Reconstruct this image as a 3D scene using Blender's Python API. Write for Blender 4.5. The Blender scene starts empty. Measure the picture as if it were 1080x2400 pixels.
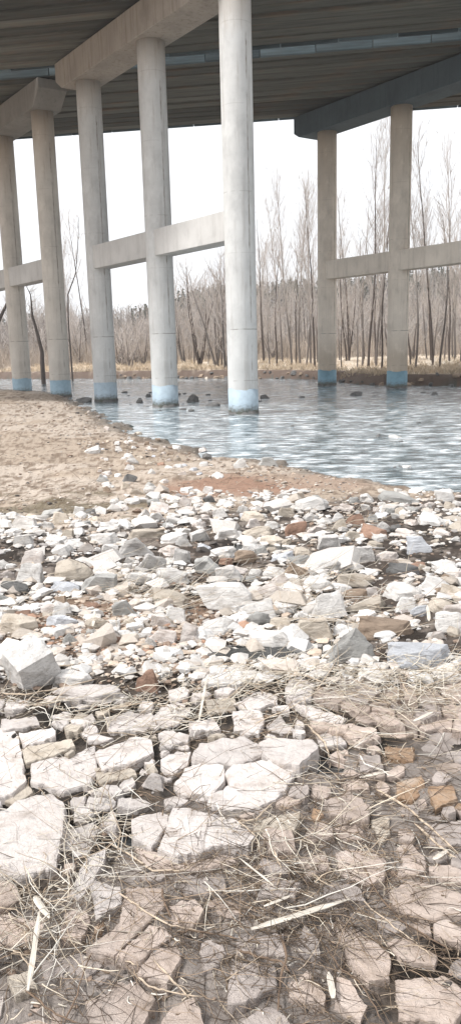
import bpy, bmesh, math, random
import numpy as np
from mathutils import Vector, Matrix, noise as mn
from mathutils.bvhtree import BVHTree
R = math.radians
random.seed(7); rng = np.random.default_rng(11)
scene = bpy.context.scene
COL = scene.collection

# ------------------------------------------------------------------ camera
F, PT, RL, HC = 1853.65, 0.2067627, 0.0258828, 2.91621
cam = bpy.data.cameras.new("camera"); cam_o = bpy.data.objects.new("camera", cam); COL.objects.link(cam_o)
cam.sensor_fit = 'VERTICAL'; cam.sensor_height = 24; cam.lens = 24 * F / 2400; cam.clip_start = .05; cam.clip_end = 5000
cam_o.matrix_world = Matrix.Translation((0, 0, HC)) @ Matrix.Rotation(math.pi / 2 - PT, 4, 'X') @ Matrix.Rotation(-RL, 4, 'Z')
scene.camera = cam_o
CR, SR, CP, SP = math.cos(RL), math.sin(RL), math.cos(PT), math.sin(PT)

def ray(x, y):
    a = x - 540; b = 1200 - y
    X = (a * CR + b * SR) / F; U = (-a * SR + b * CR) / F
    return Vector((X, CP + U * SP, -SP + U * CP))

def un(x, y, z):                       # pixel of the photograph -> point on the level z
    d = ray(x, y); t = (z - HC) / d.z
    return Vector((d.x * t, d.y * t, z))

def proj(P):                           # numpy (n,3) -> pixel x, y, depth
    X, Y, Z = P[:, 0], P[:, 1], P[:, 2] - HC
    d = Y * CP - Z * SP; u = Y * SP + Z * CP
    dd = np.where(d > .05, d, .05)
    x = X / dd * F; y = u / dd * F
    return 540 + x * CR - y * SR, 1200 - (x * SR + y * CR), d

# ------------------------------------------------------------------ small helpers
def tag(o, label=None, cat=None, group=None, kind=None):
    if label: o['label'] = label
    if cat: o['category'] = cat
    if group: o['group'] = group
    if kind: o['kind'] = kind
    return o

def link(name, me, mat=None, parent=None):
    o = bpy.data.objects.new(name, me); COL.objects.link(o)
    if mat is not None and me is not None and not me.materials: me.materials.append(mat)
    if parent: o.parent = parent
    return o

def empty(name, loc=(0, 0, 0), rz=0):
    o = bpy.data.objects.new(name, None); COL.objects.link(o)
    o.location = loc; o.rotation_euler = (0, 0, rz); o.empty_display_size = .2
    return o

def mesh_np(name, V, Fc, smooth=False, col=None):
    """V (n,3), Fc (m,k) uniform polygons"""
    me = bpy.data.meshes.new(name)
    V = np.asarray(V, dtype=np.float32); Fc = np.asarray(Fc, dtype=np.int32)
    me.vertices.add(len(V)); me.vertices.foreach_set('co', V.ravel())
    m, k = Fc.shape
    me.loops.add(m * k); me.loops.foreach_set('vertex_index', Fc.ravel())
    me.polygons.add(m)
    me.polygons.foreach_set('loop_start', np.arange(0, m * k, k, dtype=np.int32))
    try: me.polygons.foreach_set('loop_total', np.full(m, k, dtype=np.int32))
    except Exception: pass
    me.polygons.foreach_set('use_smooth', np.full(m, smooth))
    me.update(calc_edges=True)
    if col is not None:
        a = me.color_attributes.new('Col', 'FLOAT_COLOR', 'POINT')
        c = np.ones((len(V), 4), dtype=np.float32); c[:, :col.shape[1]] = col
        a.data.foreach_set('color', c.ravel())
    return me

def bm_mesh(name, bm, smooth=False):
    me = bpy.data.meshes.new(name); bm.normal_update(); bm.to_mesh(me); bm.free()
    if smooth:
        for p in me.polygons: p.use_smooth = True
    return me

def hsh(ix, iy, s):
    n = (ix.astype(np.int64) * 374761393 + iy.astype(np.int64) * 668265263 + s * 1442695041) & 0x7fffffff
    n = ((n ^ (n >> 13)) * 1274126177) & 0x7fffffff
    return ((n ^ (n >> 16)) & 0xffff) / 65535.0

def vnoise(x, y, s=0):
    ix = np.floor(x); iy = np.floor(y); fx = x - ix; fy = y - iy
    fx = fx * fx * (3 - 2 * fx); fy = fy * fy * (3 - 2 * fy)
    a = hsh(ix, iy, s); b = hsh(ix + 1, iy, s); c = hsh(ix, iy + 1, s); d = hsh(ix + 1, iy + 1, s)
    return (a + (b - a) * fx) * (1 - fy) + (c + (d - c) * fx) * fy

def fbm(x, y, s=0, o=4):
    t = 0; a = 1; n = 0
    for i in range(o):
        t = t + a * vnoise(x, y, s + i); n += a; a *= .5; x = x * 2.03 + 17.1; y = y * 2.03 - 9.3
    return t / n

def sstep(x, a, b):
    t = np.clip((x - a) / (b - a), 0, 1); return t * t * (3 - 2 * t)

# ------------------------------------------------------------------ materials
class NT:
    def __init__(s, name):
        s.m = bpy.data.materials.new(name); s.m.use_nodes = True; s.t = s.m.node_tree
        s.b = s.t.nodes['Principled BSDF']; s.o = s.t.nodes['Material Output']
    def n(s, typ, **kw):
        nd = s.t.nodes.new(typ)
        for k, v in kw.items():
            if k == 'inp':
                for kk, vv in v.items(): nd.inputs[kk].default_value = vv
            else: setattr(nd, k, v)
        return nd
    def l(s, a, b): s.t.links.new(a, b)
    def coord(s, scale=(1, 1, 1), kind='Object'):
        tc = s.n('ShaderNodeTexCoord'); mp = s.n('ShaderNodeMapping'); mp.inputs['Scale'].default_value = scale
        s.l(tc.outputs[kind], mp.inputs['Vector']); return mp.outputs['Vector']
    def noise(s, vec, scale, detail=6, rough=.6):
        x = s.n('ShaderNodeTexNoise', inp={'Scale': scale, 'Detail': detail, 'Roughness': rough})
        s.l(vec, x.inputs['Vector']); return x.outputs['Fac']
    def ramp(s, fac, stops):
        r = s.n('ShaderNodeValToRGB'); e = r.color_ramp.elements
        while len(e) < len(stops): e.new(.5)
        for i, (p, c) in enumerate(stops):
            e[i].position = p; e[i].color = (c if len(c) == 4 else (*c, 1)) if not isinstance(c, float) else (c, c, c, 1)
        s.l(fac, r.inputs['Fac']); return r.outputs['Color']
    def mix(s, a, b, fac, mode='MIX'):
        x = s.n('ShaderNodeMix', data_type='RGBA', blend_type=mode)
        for sock, v in ((x.inputs[0], fac), (x.inputs[6], a), (x.inputs[7], b)):
            if hasattr(v, 'links'): s.l(v, sock)
            elif isinstance(v, (int, float)): sock.default_value = v if sock == x.inputs[0] else (v, v, v, 1)
            else: sock.default_value = (*v, 1)
        return x.outputs[2]
    def math(s, op, a, b=0.):
        x = s.n('ShaderNodeMath', operation=op)
        for sock, v in ((x.inputs[0], a), (x.inputs[1], b)):
            if hasattr(v, 'links'): s.l(v, sock)
            else: sock.default_value = v
        return x.outputs[0]
    def bump(s, h, strength=.3, dist=.02, prev=None):
        x = s.n('ShaderNodeBump', inp={'Strength': strength, 'Distance': dist}); s.l(h, x.inputs['Height'])
        if prev: s.l(prev, x.inputs['Normal'])
        return x.outputs['Normal']
    def fin(s, col, rough=.85, nor=None, spec=.3):
        if hasattr(col, 'links'): s.l(col, s.b.inputs['Base Color'])
        else: s.b.inputs['Base Color'].default_value = (*col, 1)
        if hasattr(rough, 'links'): s.l(rough, s.b.inputs['Roughness'])
        else: s.b.inputs['Roughness'].default_value = rough
        s.b.inputs['Specular IOR Level'].default_value = spec
        if nor: s.l(nor, s.b.inputs['Normal'])
        return s.m

def mk_stone(name, c, c2=None, c3=None, amt=.5):
    s = NT(name); v = s.coord(); oi = s.n('ShaderNodeObjectInfo')
    va = s.n('ShaderNodeVectorMath', operation='ADD'); s.l(v, va.inputs[0])
    cb = s.n('ShaderNodeCombineXYZ'); rr = s.math('MULTIPLY', oi.outputs['Random'], 37.)
    s.l(rr, cb.inputs[0]); s.l(rr, cb.inputs[1]); s.l(cb.outputs[0], va.inputs[1]); v = va.outputs[0]
    c2 = c2 or tuple(x * .62 for x in c); c3 = c3 or tuple(min(1, x * 1.12) for x in c)
    n1 = s.noise(v, 2.2, 8, .65)
    col = s.ramp(n1, [(.3, c2), (.48, c), (.7, c3)])
    n2 = s.noise(v, 9, 8, .75)
    col = s.mix(col, tuple(x * .45 for x in c), s.ramp(n2, [(.56, 0.), (.72, amt)]))
    col = s.mix(col, s.ramp(oi.outputs['Random'], [(0., .78), (1., 1.08)]), 1., 'MULTIPLY')
    # layered bedding lines
    mp = s.n('ShaderNodeMapping'); mp.inputs['Scale'].default_value = (1.3, 1.3, 9); mp.inputs['Rotation'].default_value = (.25, .15, 0)
    s.l(v, mp.inputs['Vector']); n3 = s.noise(mp.outputs['Vector'], 1.6, 6, .7)
    nor = s.bump(n3, .5, .05); nor = s.bump(n2, .6, .03, nor); nor = s.bump(s.noise(v, 30, 6, .7), .4, .012, nor)
    return s.fin(col, .88, nor, .25)

def mk_concrete(name, c, stain=(.20, .15, .10), zstain=(), seams=(), tint=1., streak=.5, vline=False):
    s = NT(name); v = s.coord(kind='Object')
    g = s.n('ShaderNodeSeparateXYZ'); s.l(v, g.inputs[0]); z = g.outputs[2]
    n1 = s.noise(v, .7, 6, .6)
    col = s.ramp(n1, [(.3, tuple(x * .86 for x in c)), (.7, tuple(x * 1.06 for x in c))])
    vs = s.coord((3.0, 3.0, .22)); n2 = s.noise(vs, 1.6, 7, .65)
    col = s.mix(col, tuple(x * .55 for x in stain), s.math('MULTIPLY', s.ramp(n2, [(.52, 0.), (.78, 1.)]), streak))
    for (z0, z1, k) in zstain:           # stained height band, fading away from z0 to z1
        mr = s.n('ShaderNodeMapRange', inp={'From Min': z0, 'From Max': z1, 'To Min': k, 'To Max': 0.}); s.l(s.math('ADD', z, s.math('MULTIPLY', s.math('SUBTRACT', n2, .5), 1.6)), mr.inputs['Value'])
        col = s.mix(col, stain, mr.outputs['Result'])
    h = s.noise(v, 14, 8, .7)
    for (zs, k) in seams:
        d = s.math('ABSOLUTE', s.math('SUBTRACT', s.math('ADD', z, s.math('MULTIPLY', s.math('SUBTRACT', n1, .5), .06)), zs))
        li = s.math('LESS_THAN', d, .017)
        brk = s.ramp(s.noise(s.coord((1.5, 1.5, .1)), 1.3, 3, .6), [(.42, 0.), (.5, 1.)])
        col = s.mix(col, (.16, .14, .12), s.math('MULTIPLY', s.math('MULTIPLY', li, k), brk))
    if vline:
        d = s.math('ABSOLUTE', s.math('SUBTRACT', s.math('ADD', g.outputs[0], s.math('MULTIPLY', s.math('SUBTRACT', s.noise(s.coord((0, 0, .35)), 1.4, 5, .7), .5), .14)), vline))
        li = s.math('MULTIPLY', s.math('LESS_THAN', d, .03), s.math('LESS_THAN', g.outputs[1], 0.))
        col = s.mix(col, (.2, .17, .14), s.math('MULTIPLY', li, s.ramp(s.noise(s.coord((.2, .2, .25)), 1.7, 4, .7), [(.44, 0.), (.56, .75)])))
    n5 = s.noise(s.coord((.9, .9, .5)), 1.1, 8, .72)
    col = s.mix(col, tuple(x * .68 for x in c), s.ramp(n5, [(.5, 0.), (.64, .55)]))
    col = s.mix(col, tuple(min(1, x * 1.12) for x in c), s.ramp(n5, [(.30, .6), (.42, 0.)]))
    n4 = s.noise(v, 5, 9, .8)
    col = s.mix(col, tuple(x * .5 for x in c), s.ramp(n4, [(.62, 0.), (.75, .35)]))
    nor = s.bump(h, .25, .01)
    return s.fin(col, .9, nor, .2)

def mk_attr(name, rough=.9, bscale=40, bstr=.5, bdist=.01, mot=.35, spec=.2, kind='Object'):
    s = NT(name); a = s.n('ShaderNodeVertexColor', layer_name='Col'); v = s.coord(kind=kind)
    n = s.noise(v, bscale, 6, .7)
    col = s.mix(a.outputs['Color'], s.ramp(n, [(.3, 1 - mot), (.7, 1 + 0.)]), 1., 'MULTIPLY')
    return s.fin(col, s.math('MULTIPLY', a.outputs['Alpha'], rough), s.bump(n, bstr, bdist), spec)

M = {}
M['white'] = mk_stone('white_limestone', (.70, .67, .64), (.40, .36, .325), (.78, .75, .72), .9)
M['pink'] = mk_stone('pinkish_limestone', (.68, .61, .565), (.42, .34, .29), (.76, .70, .66), .8)
M['cream'] = mk_stone('cream_limestone', (.58, .51, .43), (.34, .27, .2), None, .8)
M['grey'] = mk_stone('grey_stone', (.42, .41, .39), (.22, .21, .2))
M['slate'] = mk_stone('dark_stone', (.17, .165, .16), (.08, .08, .08))
M['rust'] = mk_stone('rusty_stone', (.36, .23, .17), (.18, .11, .08))
M['brown'] = mk_stone('brown_stone', (.38, .29, .22), (.2, .15, .11))
M['blueish'] = mk_stone('blue_grey_stone', (.62, .63, .66), (.38, .38, .40))
M['pave'] = mk_stone('pale_paving_stone', (.67, .61, .575), (.45, .385, .34), (.73, .68, .645), .7)
M['wetpave'] = mk_stone('muddy_paving_stone', (.58, .475, .41), (.38, .30, .245), (.64, .545, .485), .5)
M['rustpave'] = mk_stone('rust_stained_paving_stone', (.42, .28, .18), (.24, .15, .10), (.52, .42, .34), .7)
M['greypave'] = mk_stone('grey_paving_stone', (.46, .40, .365), (.28, .24, .22), (.54, .475, .44), .6)
for k_ in ('wetpave', 'greypave', 'rustpave'): M[k_].node_tree.nodes['Principled BSDF'].inputs['Roughness'].default_value = .5
SEAM = [(3.6, .7), (6.7, .15), (9.1, .35), (12.4, .15), (15.4, .2), (1.45, .4)]
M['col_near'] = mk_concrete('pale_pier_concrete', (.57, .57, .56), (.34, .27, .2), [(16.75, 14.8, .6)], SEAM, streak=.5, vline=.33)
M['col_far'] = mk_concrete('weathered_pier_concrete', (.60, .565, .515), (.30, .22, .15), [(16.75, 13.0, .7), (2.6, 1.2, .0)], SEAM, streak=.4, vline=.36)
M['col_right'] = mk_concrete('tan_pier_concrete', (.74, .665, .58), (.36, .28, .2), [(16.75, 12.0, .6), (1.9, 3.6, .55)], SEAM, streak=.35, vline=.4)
M['tie'] = mk_concrete('tie_beam_concrete', (.54, .53, .515), streak=.22)
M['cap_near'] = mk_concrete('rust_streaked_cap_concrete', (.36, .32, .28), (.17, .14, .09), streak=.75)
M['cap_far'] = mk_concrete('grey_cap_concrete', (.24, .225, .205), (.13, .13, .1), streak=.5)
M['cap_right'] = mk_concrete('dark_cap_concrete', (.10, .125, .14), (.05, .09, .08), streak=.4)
def mk_paint(name, c):
    s = NT(name); v = s.coord(); g = s.n('ShaderNodeSeparateXYZ'); s.l(v, g.inputs[0])
    n = s.noise(v, 3, 7, .7); col = s.ramp(n, [(.3, tuple(x * .8 for x in c)), (.65, c)])
    n2 = s.noise(s.coord((4, 4, 7)), 1.5, 6, .7)
    mr = s.n('ShaderNodeMapRange', inp={'From Min': .12, 'From Max': .42, 'To Min': 1., 'To Max': 0.}); s.l(s.math('ADD', g.outputs[2], s.math('MULTIPLY', s.math('SUBTRACT', n2, .5), .7)), mr.inputs['Value'])
    col = s.mix(col, (.12, .12, .10), mr.outputs['Result'])
    return s.fin(col, .6, s.bump(n2, .3, .01), .35)
M['paint_pale'] = mk_paint('pale_blue_paint', (.40, .49, .56))
M['paint_mid'] = mk_paint('blue_paint', (.33, .46, .55))
M['paint_deep'] = mk_paint('deep_blue_paint', (.21, .36, .45))
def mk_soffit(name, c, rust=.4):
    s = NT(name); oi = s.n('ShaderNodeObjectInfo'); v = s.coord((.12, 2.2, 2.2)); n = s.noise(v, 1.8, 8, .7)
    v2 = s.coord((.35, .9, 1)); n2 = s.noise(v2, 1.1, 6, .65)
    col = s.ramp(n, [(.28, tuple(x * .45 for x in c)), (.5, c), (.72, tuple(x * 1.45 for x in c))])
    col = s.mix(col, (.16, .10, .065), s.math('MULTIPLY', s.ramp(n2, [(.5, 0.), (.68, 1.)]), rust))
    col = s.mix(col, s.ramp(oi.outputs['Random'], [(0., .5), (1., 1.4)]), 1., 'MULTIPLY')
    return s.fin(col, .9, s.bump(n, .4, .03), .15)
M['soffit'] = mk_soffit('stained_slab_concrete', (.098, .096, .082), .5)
M['edge'] = mk_soffit('skylight_tinted_edge_concrete', (.125, .165, .185), .12)  # blue of the skylight in the deck gap, put into the concrete colour
M['ground'] = mk_attr('river_bank_ground', .92, 26, .9, .02, .45, kind='Object')
M['pebble'] = mk_attr('pebble_mix', .85, 60, .4, .004, .3)
M['stalk'] = mk_attr('dry_stalk', .8, 50, .3, .003, .35)
M['bark'] = mk_attr('bare_wood', .9, 12, .5, .02, .35)
def mk_simple(name, c, sc=(1, 1, 1), k=.35, rough=.85):
    s = NT(name); v = s.coord(sc); n = s.noise(v, 12, 7, .7)
    return s.fin(s.ramp(n, [(.3, tuple(x * (1 - k) for x in c)), (.68, tuple(min(1, x * 1.1) for x in c))]), rough, s.bump(n, .5, .01), .25)
M['driftwood'] = mk_simple('bleached_wood', (.66, .60, .52), (14, 1.2, 14), .5)
M['twig'] = mk_simple('pale_twig', (.58, .47, .36), (3, 3, 3), .4)
M['twig_dark'] = mk_simple('dark_twig', (.20, .14, .10), (3, 3, 3), .4)
M['trunk'] = mk_simple('grey_bark', (.19, .165, .15), (2, 2, .4), .5)
M['branch'] = mk_simple('grey_brown_branch', (.54, .48, .44), (1, 1, 1), .25)
M['branch_pale'] = mk_simple('pale_branch', (.60, .55, .51), (1, 1, 1), .3)
nt_ = M['trunk'].node_tree; bs_ = nt_.nodes['Principled BSDF']; src_ = bs_.inputs['Base Color'].links[0].from_socket     # trunk colour pales with height, painting in the glare of the white sky
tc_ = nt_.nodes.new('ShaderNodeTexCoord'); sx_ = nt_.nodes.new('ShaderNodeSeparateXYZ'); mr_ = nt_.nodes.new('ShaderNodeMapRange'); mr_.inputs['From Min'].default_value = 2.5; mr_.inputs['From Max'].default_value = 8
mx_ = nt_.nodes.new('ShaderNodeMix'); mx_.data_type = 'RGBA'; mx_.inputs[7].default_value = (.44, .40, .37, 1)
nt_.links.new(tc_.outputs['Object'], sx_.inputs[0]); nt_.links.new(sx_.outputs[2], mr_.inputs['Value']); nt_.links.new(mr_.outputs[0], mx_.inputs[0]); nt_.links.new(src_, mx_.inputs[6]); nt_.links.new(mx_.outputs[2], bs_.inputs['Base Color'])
M['trunk_dark'] = mk_simple('dark_bark', (.10, .08, .07), (2, 2, .4), .4)
M['foam'] = mk_simple('white_foam', (.85, .87, .88), (1, 1, 1), .1, .5)

# ------------------------------------------------------------------ the lie of the land
SHORE = [(-300, 95), (-60, 82), (-30, 72), (-21, 66), (-16.5, 60.5), (-13, 56.5), (-9.9, 51), (-8.2, 44), (-5.6, 35), (-3.8, 29), (-1.9, 24),
         (-.1, 20.6), (1.5, 19.5), (2.6, 16.8), (4.2, 15.1), (7, 14.6), (30, 14), (300, 10)]
FAR = [(-300, 150), (-80, 112), (-36, 98), (-24, 88), (-16, 83), (-8, 78.5), (-1.3, 75), (4, 71), (7.5, 66.5), (9.2, 58.5), (10.4, 55.3), (12.5, 53.6), (16, 51.2), (24, 50), (60, 49), (300, 40)]
def yline(P, x):
    return np.interp(x, [p[0] for p in P], [p[1] for p in P])
def dist_line(P, x, y, sgn):
    best = np.full(x.shape, 1e9)
    for (ax, ay), (bx, by) in zip(P[:-1], P[1:]):
        dx, dy = bx - ax, by - ay; L = dx * dx + dy * dy
        t = np.clip(((x - ax) * dx + (y - ay) * dy) / L, 0, 1)
        best = np.minimum(best, np.hypot(x - ax - t * dx, y - ay - t * dy))
    return best * np.where((y - yline(P, x)) * sgn > 0, 1, -1)

PUD = [(un(600, 1345, .9), .38, .22), (un(665, 1530, 1.25), .42, .16), (un(755, 1790, 1.28), .09, .10), (un(295, 1965, 1.28), .05, .07), (un(965, 1700, 1.28), .16, .06)]
def height(x, y, fine=True):
    s = dist_line(SHORE, x, y, -1); s = s + ((fbm(x * .8, y * .8, 3) - .5) * 1.8 + (fbm(x * 3.1, y * 2.2, 13) - .5) * 1.0) * np.clip(np.hypot(x, y) / 12 - .6, 0, 1)
    r = np.hypot(x, y)
    near = .04 + .33 * (1 - np.exp(-np.maximum(s, 0) / 1.6)) + .93 * (1 - sstep(r, 4.2, 15))
    bed = -.05 - .5 * (1 - np.exp(np.minimum(s, 0) / 4))
    z = np.where(s > 0, near * np.clip(s / .25, 0, 1) + (bed) * (1 - np.clip(s / .25, 0, 1)), bed)
    q = dist_line(FAR, x, y, 1); q = q + (fbm(x * .35, y * .35, 9) - .5) * 2.0
    az = x / np.maximum(y, 1)
    hf = np.interp(az, [-.6, -.28, -.2, -.1, -.06, 0, .1, .3, .8], [.35, .3, .3, .42, .66, .8, .85, 1.0, 1.1])
    hill = 18.5 * hf * sstep(y, 120, 285) + (fbm(x * .02, y * .02, 5) - .5) * 5 * sstep(y, 150, 260)
    far = .75 * sstep(q, -.2, .9) + .45 * sstep(q, 1, 16) + (fbm(x * .25, y * .25, 21) - .5) * .3 * sstep(q, 0, 4) + hill
    z = np.where(q > -.2, np.maximum(z, bed * 0 - .06 + far), z)
    if fine:
        k = sstep(-s, -.4, 0.05)
        a = (fbm(x * 7, y * 7, 31) - .5) * .05 + (fbm(x * 28, y * 28, 41, 3) - .5) * .022
        a = a + (fbm(x * 1.3, y * 1.3, 51) - .5) * .16 * np.clip(s / 3, 0, 1)
        z = z + np.where(s > 0, a * np.clip(s / .5, .3, 1), a * .6)
        for c, rx, ry in PUD:
            e = np.sqrt(((x - c.x) / rx) ** 2 + ((y - c.y) / ry) ** 2)
            z = z - .07 * (1 - sstep(e, .6, 1.25))
    return z

# one sheet, finest near the camera
g = 1.0125; rad = [.45]
while rad[-1] < 420: rad.append(rad[-1] * g)
rad += [440]
ang = np.concatenate([np.radians(np.linspace(-24, 24, 470)), np.radians(np.linspace(24, 336, 80))[1:-1]])
RR, AA = np.meshgrid(np.array(rad), ang, indexing='ij')
GX, GY = RR * np.sin(AA), RR * np.cos(AA)
GZ = height(GX, GY)
nr, na = GX.shape
idx = np.arange(nr * na).reshape(nr, na)
nx = np.roll(idx, -1, axis=1)
quads = np.stack([idx[:-1], nx[:-1], nx[1:], idx[1:]], -1).reshape(-1, 4)
GV = np.stack([GX, GY, GZ], -1).reshape(-1, 3)
# close the small hole under the camera with one more ring point
cz = float(height(np.array([0.]), np.array([0.]), False)[0])

def zone_col(V):
    x, y, z = V[:, 0], V[:, 1], V[:, 2]
    px, py, d = proj(V)
    s = dist_line(SHORE, x, y, -1); q = dist_line(FAR, x, y, 1)
    n1 = fbm(x * 1.7, y * 1.7, 61); n2 = fbm(x * 9, y * 9, 62); n3 = fbm(x * .4, y * .4, 63); nL = fbm(x * .09, y * .09, 64)
    def mixc(c, c2, t):
        t = np.clip(t, 0, 1)[:, None]; return c * (1 - t) + np.array(c2) * t
    c = np.tile(np.array([.085, .066, .054]), (len(V), 1))                       # gravelly soil
    c = mixc(c, (.04, .031, .025), sstep(n1, .45, .6)); c = mixc(c, (.24, .20, .17), sstep(n2, .52, .66))
    # sand flat on the left bank
    r = np.hypot(x, y)
    sand = sstep(r + (n1 - .5) * 2.5 - .9 * np.maximum(x, -2), 10.2, 11.6) * (s > -.3)
    c = mixc(c, (.47, .38, .30), sand); c = mixc(c, (.57, .48, .40), sand * sstep(n3, .48, .6)); c = mixc(c, (.23, .17, .125), sand * .9 * sstep(n2 + (n1 - .5) * .5, .50, .68))
    algae = sand * sstep(n1 + .2 - np.abs(r - 12.0) / 7, .45, .62) * (x < -.4)
    c = mixc(c, (.17, .14, .09), algae * .75)
    cr = un(570, 1122, .45); e = np.hypot((x - cr.x) / 1.7, (y - cr.y) / 1.5) + (n1 - .5) * 1.2
    c = mixc(c, (.34, .20, .14), (1 - sstep(e, .5, 1.1)) * .85 * (s > 0))
    cr = un(750, 1115, .35); e = np.hypot((x - cr.x) / 1.3, (y - cr.y) / 1.3) + (n1 - .5) * .8
    c = mixc(c, (.42, .31, .24), (1 - sstep(e, .5, 1.1)) * .8 * (s > 0))
    wet = (s > -.3) * (1 - sstep(s + (n1 - .5) * 1.2, .0, 1.3)) * (r > 9)
    c = mixc(c, (.13, .11, .09), wet * .8)
    # near soil under the paving
    nearz = 1 - sstep(r + (n1 - .5) * .8, 3.2, 4.0)
    c = mixc(c, (.028, .023, .019), nearz); c = mixc(c, (.10, .08, .065), nearz * sstep(n2, .48, .6))
    mud = (1 - sstep(r + (n1 - .5) * 1.2 - .35 * x * 3, 2.5, 3.1)) * sstep(n1, .36, .47)
    c = mixc(c, (.34, .295, .265), mud * .9)
    bro = un(290, 1480, 1.2); e = np.hypot((x - bro.x) / 1.1, (y - bro.y) / .55) + (n1 - .5) * .8
    c = mixc(c, (.30, .20, .14), (1 - sstep(e, .6, 1.1)) * .8)
    # river bed
    c = mixc(c, (.10, .12, .11), (s < -.3))
    # far bank
    fb = q > -.3
    c2 = np.tile(np.array([.74, .62, .49]), (len(V), 1)); c2 = mixc(c2, (.60, .48, .36), sstep(n3, .45, .62)); c2 = mixc(c2, (.74, .66, .55), sstep(nL, .5, .62) * .7)
    c2 = mixc(c2, (.17, .125, .10), 1 - sstep(q + (n1 - .5) * 2.4, 1.2, 2.8)); c2 = mixc(c2, (.26, .21, .17), sstep(y, 105, 150))
    c = np.where(fb[:, None], c2, c)
    al = 1 - .6 * nearz * sstep(n1, .40, .52) - .5 * wet * (1 - nearz)
    return np.concatenate([c, np.clip(al, .3, 1)[:, None]], 1)
GC = zone_col(GV)
me = mesh_np('ground', GV, quads, True, GC)
ground = tag(link('ground', me, M['ground']), 'river bank of sand, gravel and mud with the wooded far bank', kind='structure')
BV = BVHTree.FromPolygons([tuple(v) for v in GV[:idx[rad.index(440), 0]].tolist()], quads[:(rad.index(440) - 1) * na].tolist())
CAMP = Vector((0, 0, HC))
def G(px, py):
    d = ray(px, py).normalized(); h = BV.ray_cast(CAMP, d, 480)
    return h[0] if h[0] is not None else None
def gz(x, y):
    h = BV.ray_cast(Vector((x, y, 80)), Vector((0, 0, -1)), 200)
    return h[0].z if h[0] is not None else float(height(np.array([x]), np.array([y]), False)[0])
def depth_of(P): return P.y * CP - (P.z - HC) * SP

# ------------------------------------------------------------------ the river
s = NT('river_water'); v = s.coord()
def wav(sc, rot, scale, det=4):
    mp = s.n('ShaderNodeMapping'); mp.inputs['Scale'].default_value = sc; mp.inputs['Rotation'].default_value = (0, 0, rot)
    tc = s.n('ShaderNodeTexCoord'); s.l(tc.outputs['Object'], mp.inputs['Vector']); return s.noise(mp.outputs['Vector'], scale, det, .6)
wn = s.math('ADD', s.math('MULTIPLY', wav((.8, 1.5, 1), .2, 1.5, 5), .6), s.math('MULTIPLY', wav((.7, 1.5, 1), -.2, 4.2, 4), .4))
s.l(s.ramp(wn, [(.40, (.02, .035, .042)), (.465, (.10, .14, .155)), (.53, (.38, .435, .465)), (.60, (.80, .83, .85))]), s.b.inputs['Base Color'])  # pale ripple patches paint bright sky reflection, and some riffle foam, into the colour
s.b.inputs['Roughness'].default_value = .06; s.b.inputs['IOR'].default_value = 1.75
nor = s.bump(s.math('MULTIPLY', wav((.55, 1.6, 1), .25, 2.6, 5), s.math('ADD', .35, s.math('MULTIPLY', wav((.12, .3, 1), .1, 1., 3), 2.2))), .42, .06); nor = s.bump(wav((1, 1.5, 1), -.3, 9, 4), .4, .02, nor)
s.l(nor, s.b.inputs['Normal']); M['water'] = s.m
wr = [8.]
while wr[-1] < 200: wr.append(wr[-1] * 1.006)
wa = np.radians(np.linspace(-32, 40, 300)); WR, WA = np.meshgrid(np.array(wr), wa, indexing='ij'); WX, WY = WR * np.sin(WA), WR * np.cos(WA)
amp = .035
WZ = (fbm(WX * 1.1 + WY * .25, WY * 1.9, 71, 3) - .5) * amp * 2 * sstep(WR, 14, 24) + (fbm(WX * .3, WY * .45, 75, 2) - .5) * .03
wi = np.arange(WX.size).reshape(WX.shape); wq = np.stack([wi[:-1, :-1], wi[:-1, 1:], wi[1:, 1:], wi[1:, :-1]], -1).reshape(-1, 4)
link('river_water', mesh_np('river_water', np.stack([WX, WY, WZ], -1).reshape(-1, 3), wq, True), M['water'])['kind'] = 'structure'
s = NT('puddle_water'); s.b.inputs['Base Color'].default_value = (.03, .032, .032, 1); s.b.inputs['Roughness'].default_value = .05
s.l(s.bump(s.noise(s.coord((1, 2.2, 1)), 26, 3), .35, .01), s.b.inputs['Normal']); M['puddle'] = s.m
for c, rx, ry in PUD:
    bm = bmesh.new(); vs = [bm.verts.new((rx * 1.15 * math.cos(a) * random.uniform(.85, 1.1), ry * 1.15 * math.sin(a) * random.uniform(.85, 1.1), 0)) for a in [i * math.tau / 18 for i in range(18)]]
    bm.faces.new(vs); o = link('puddle', bm_mesh('puddle', bm), M['puddle']); o['kind'] = 'structure'
    zc = float(height(np.array([c.x]), np.array([c.y]))[0]); o.location = (c.x, c.y, zc + .032)

# ------------------------------------------------------------------ the bridge
U = Vector((-.5736, .8191, 0)); N = Vector((-.8191, -.5736, 0)); BR = Vector((math.cos(-.16885), math.sin(-.16885), 0))
Cc = Vector((-6.9406, 45.7316, 0)); Hh = Vector((10.9203, 51.5921, 0))
ZS, ZC, ZT0, ZT1, SPC, GAP, RC = 18.25, 16.75, 7.25, 8.45, 6.6485, 6.308, .65
ANG_U = math.atan2(U.y, U.x)

def cyl(r0, r1, z0, z1, seg=48, rings=1):
    bm = bmesh.new(); prev = None
    for k in range(rings + 1):
        z = z0 + (z1 - z0) * k / rings; r = r0 + (r1 - r0) * k / rings
        ring = [bm.verts.new((r * math.cos(i * math.tau / seg), r * math.sin(i * math.tau / seg), z)) for i in range(seg)]
        if prev:
            for i in range(seg): bm.faces.new((prev[i], prev[(i + 1) % seg], ring[(i + 1) % seg], ring[i]))
        else: bm.faces.new(ring[::-1])
        prev = ring
    bm.faces.new(prev); return bm

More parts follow.
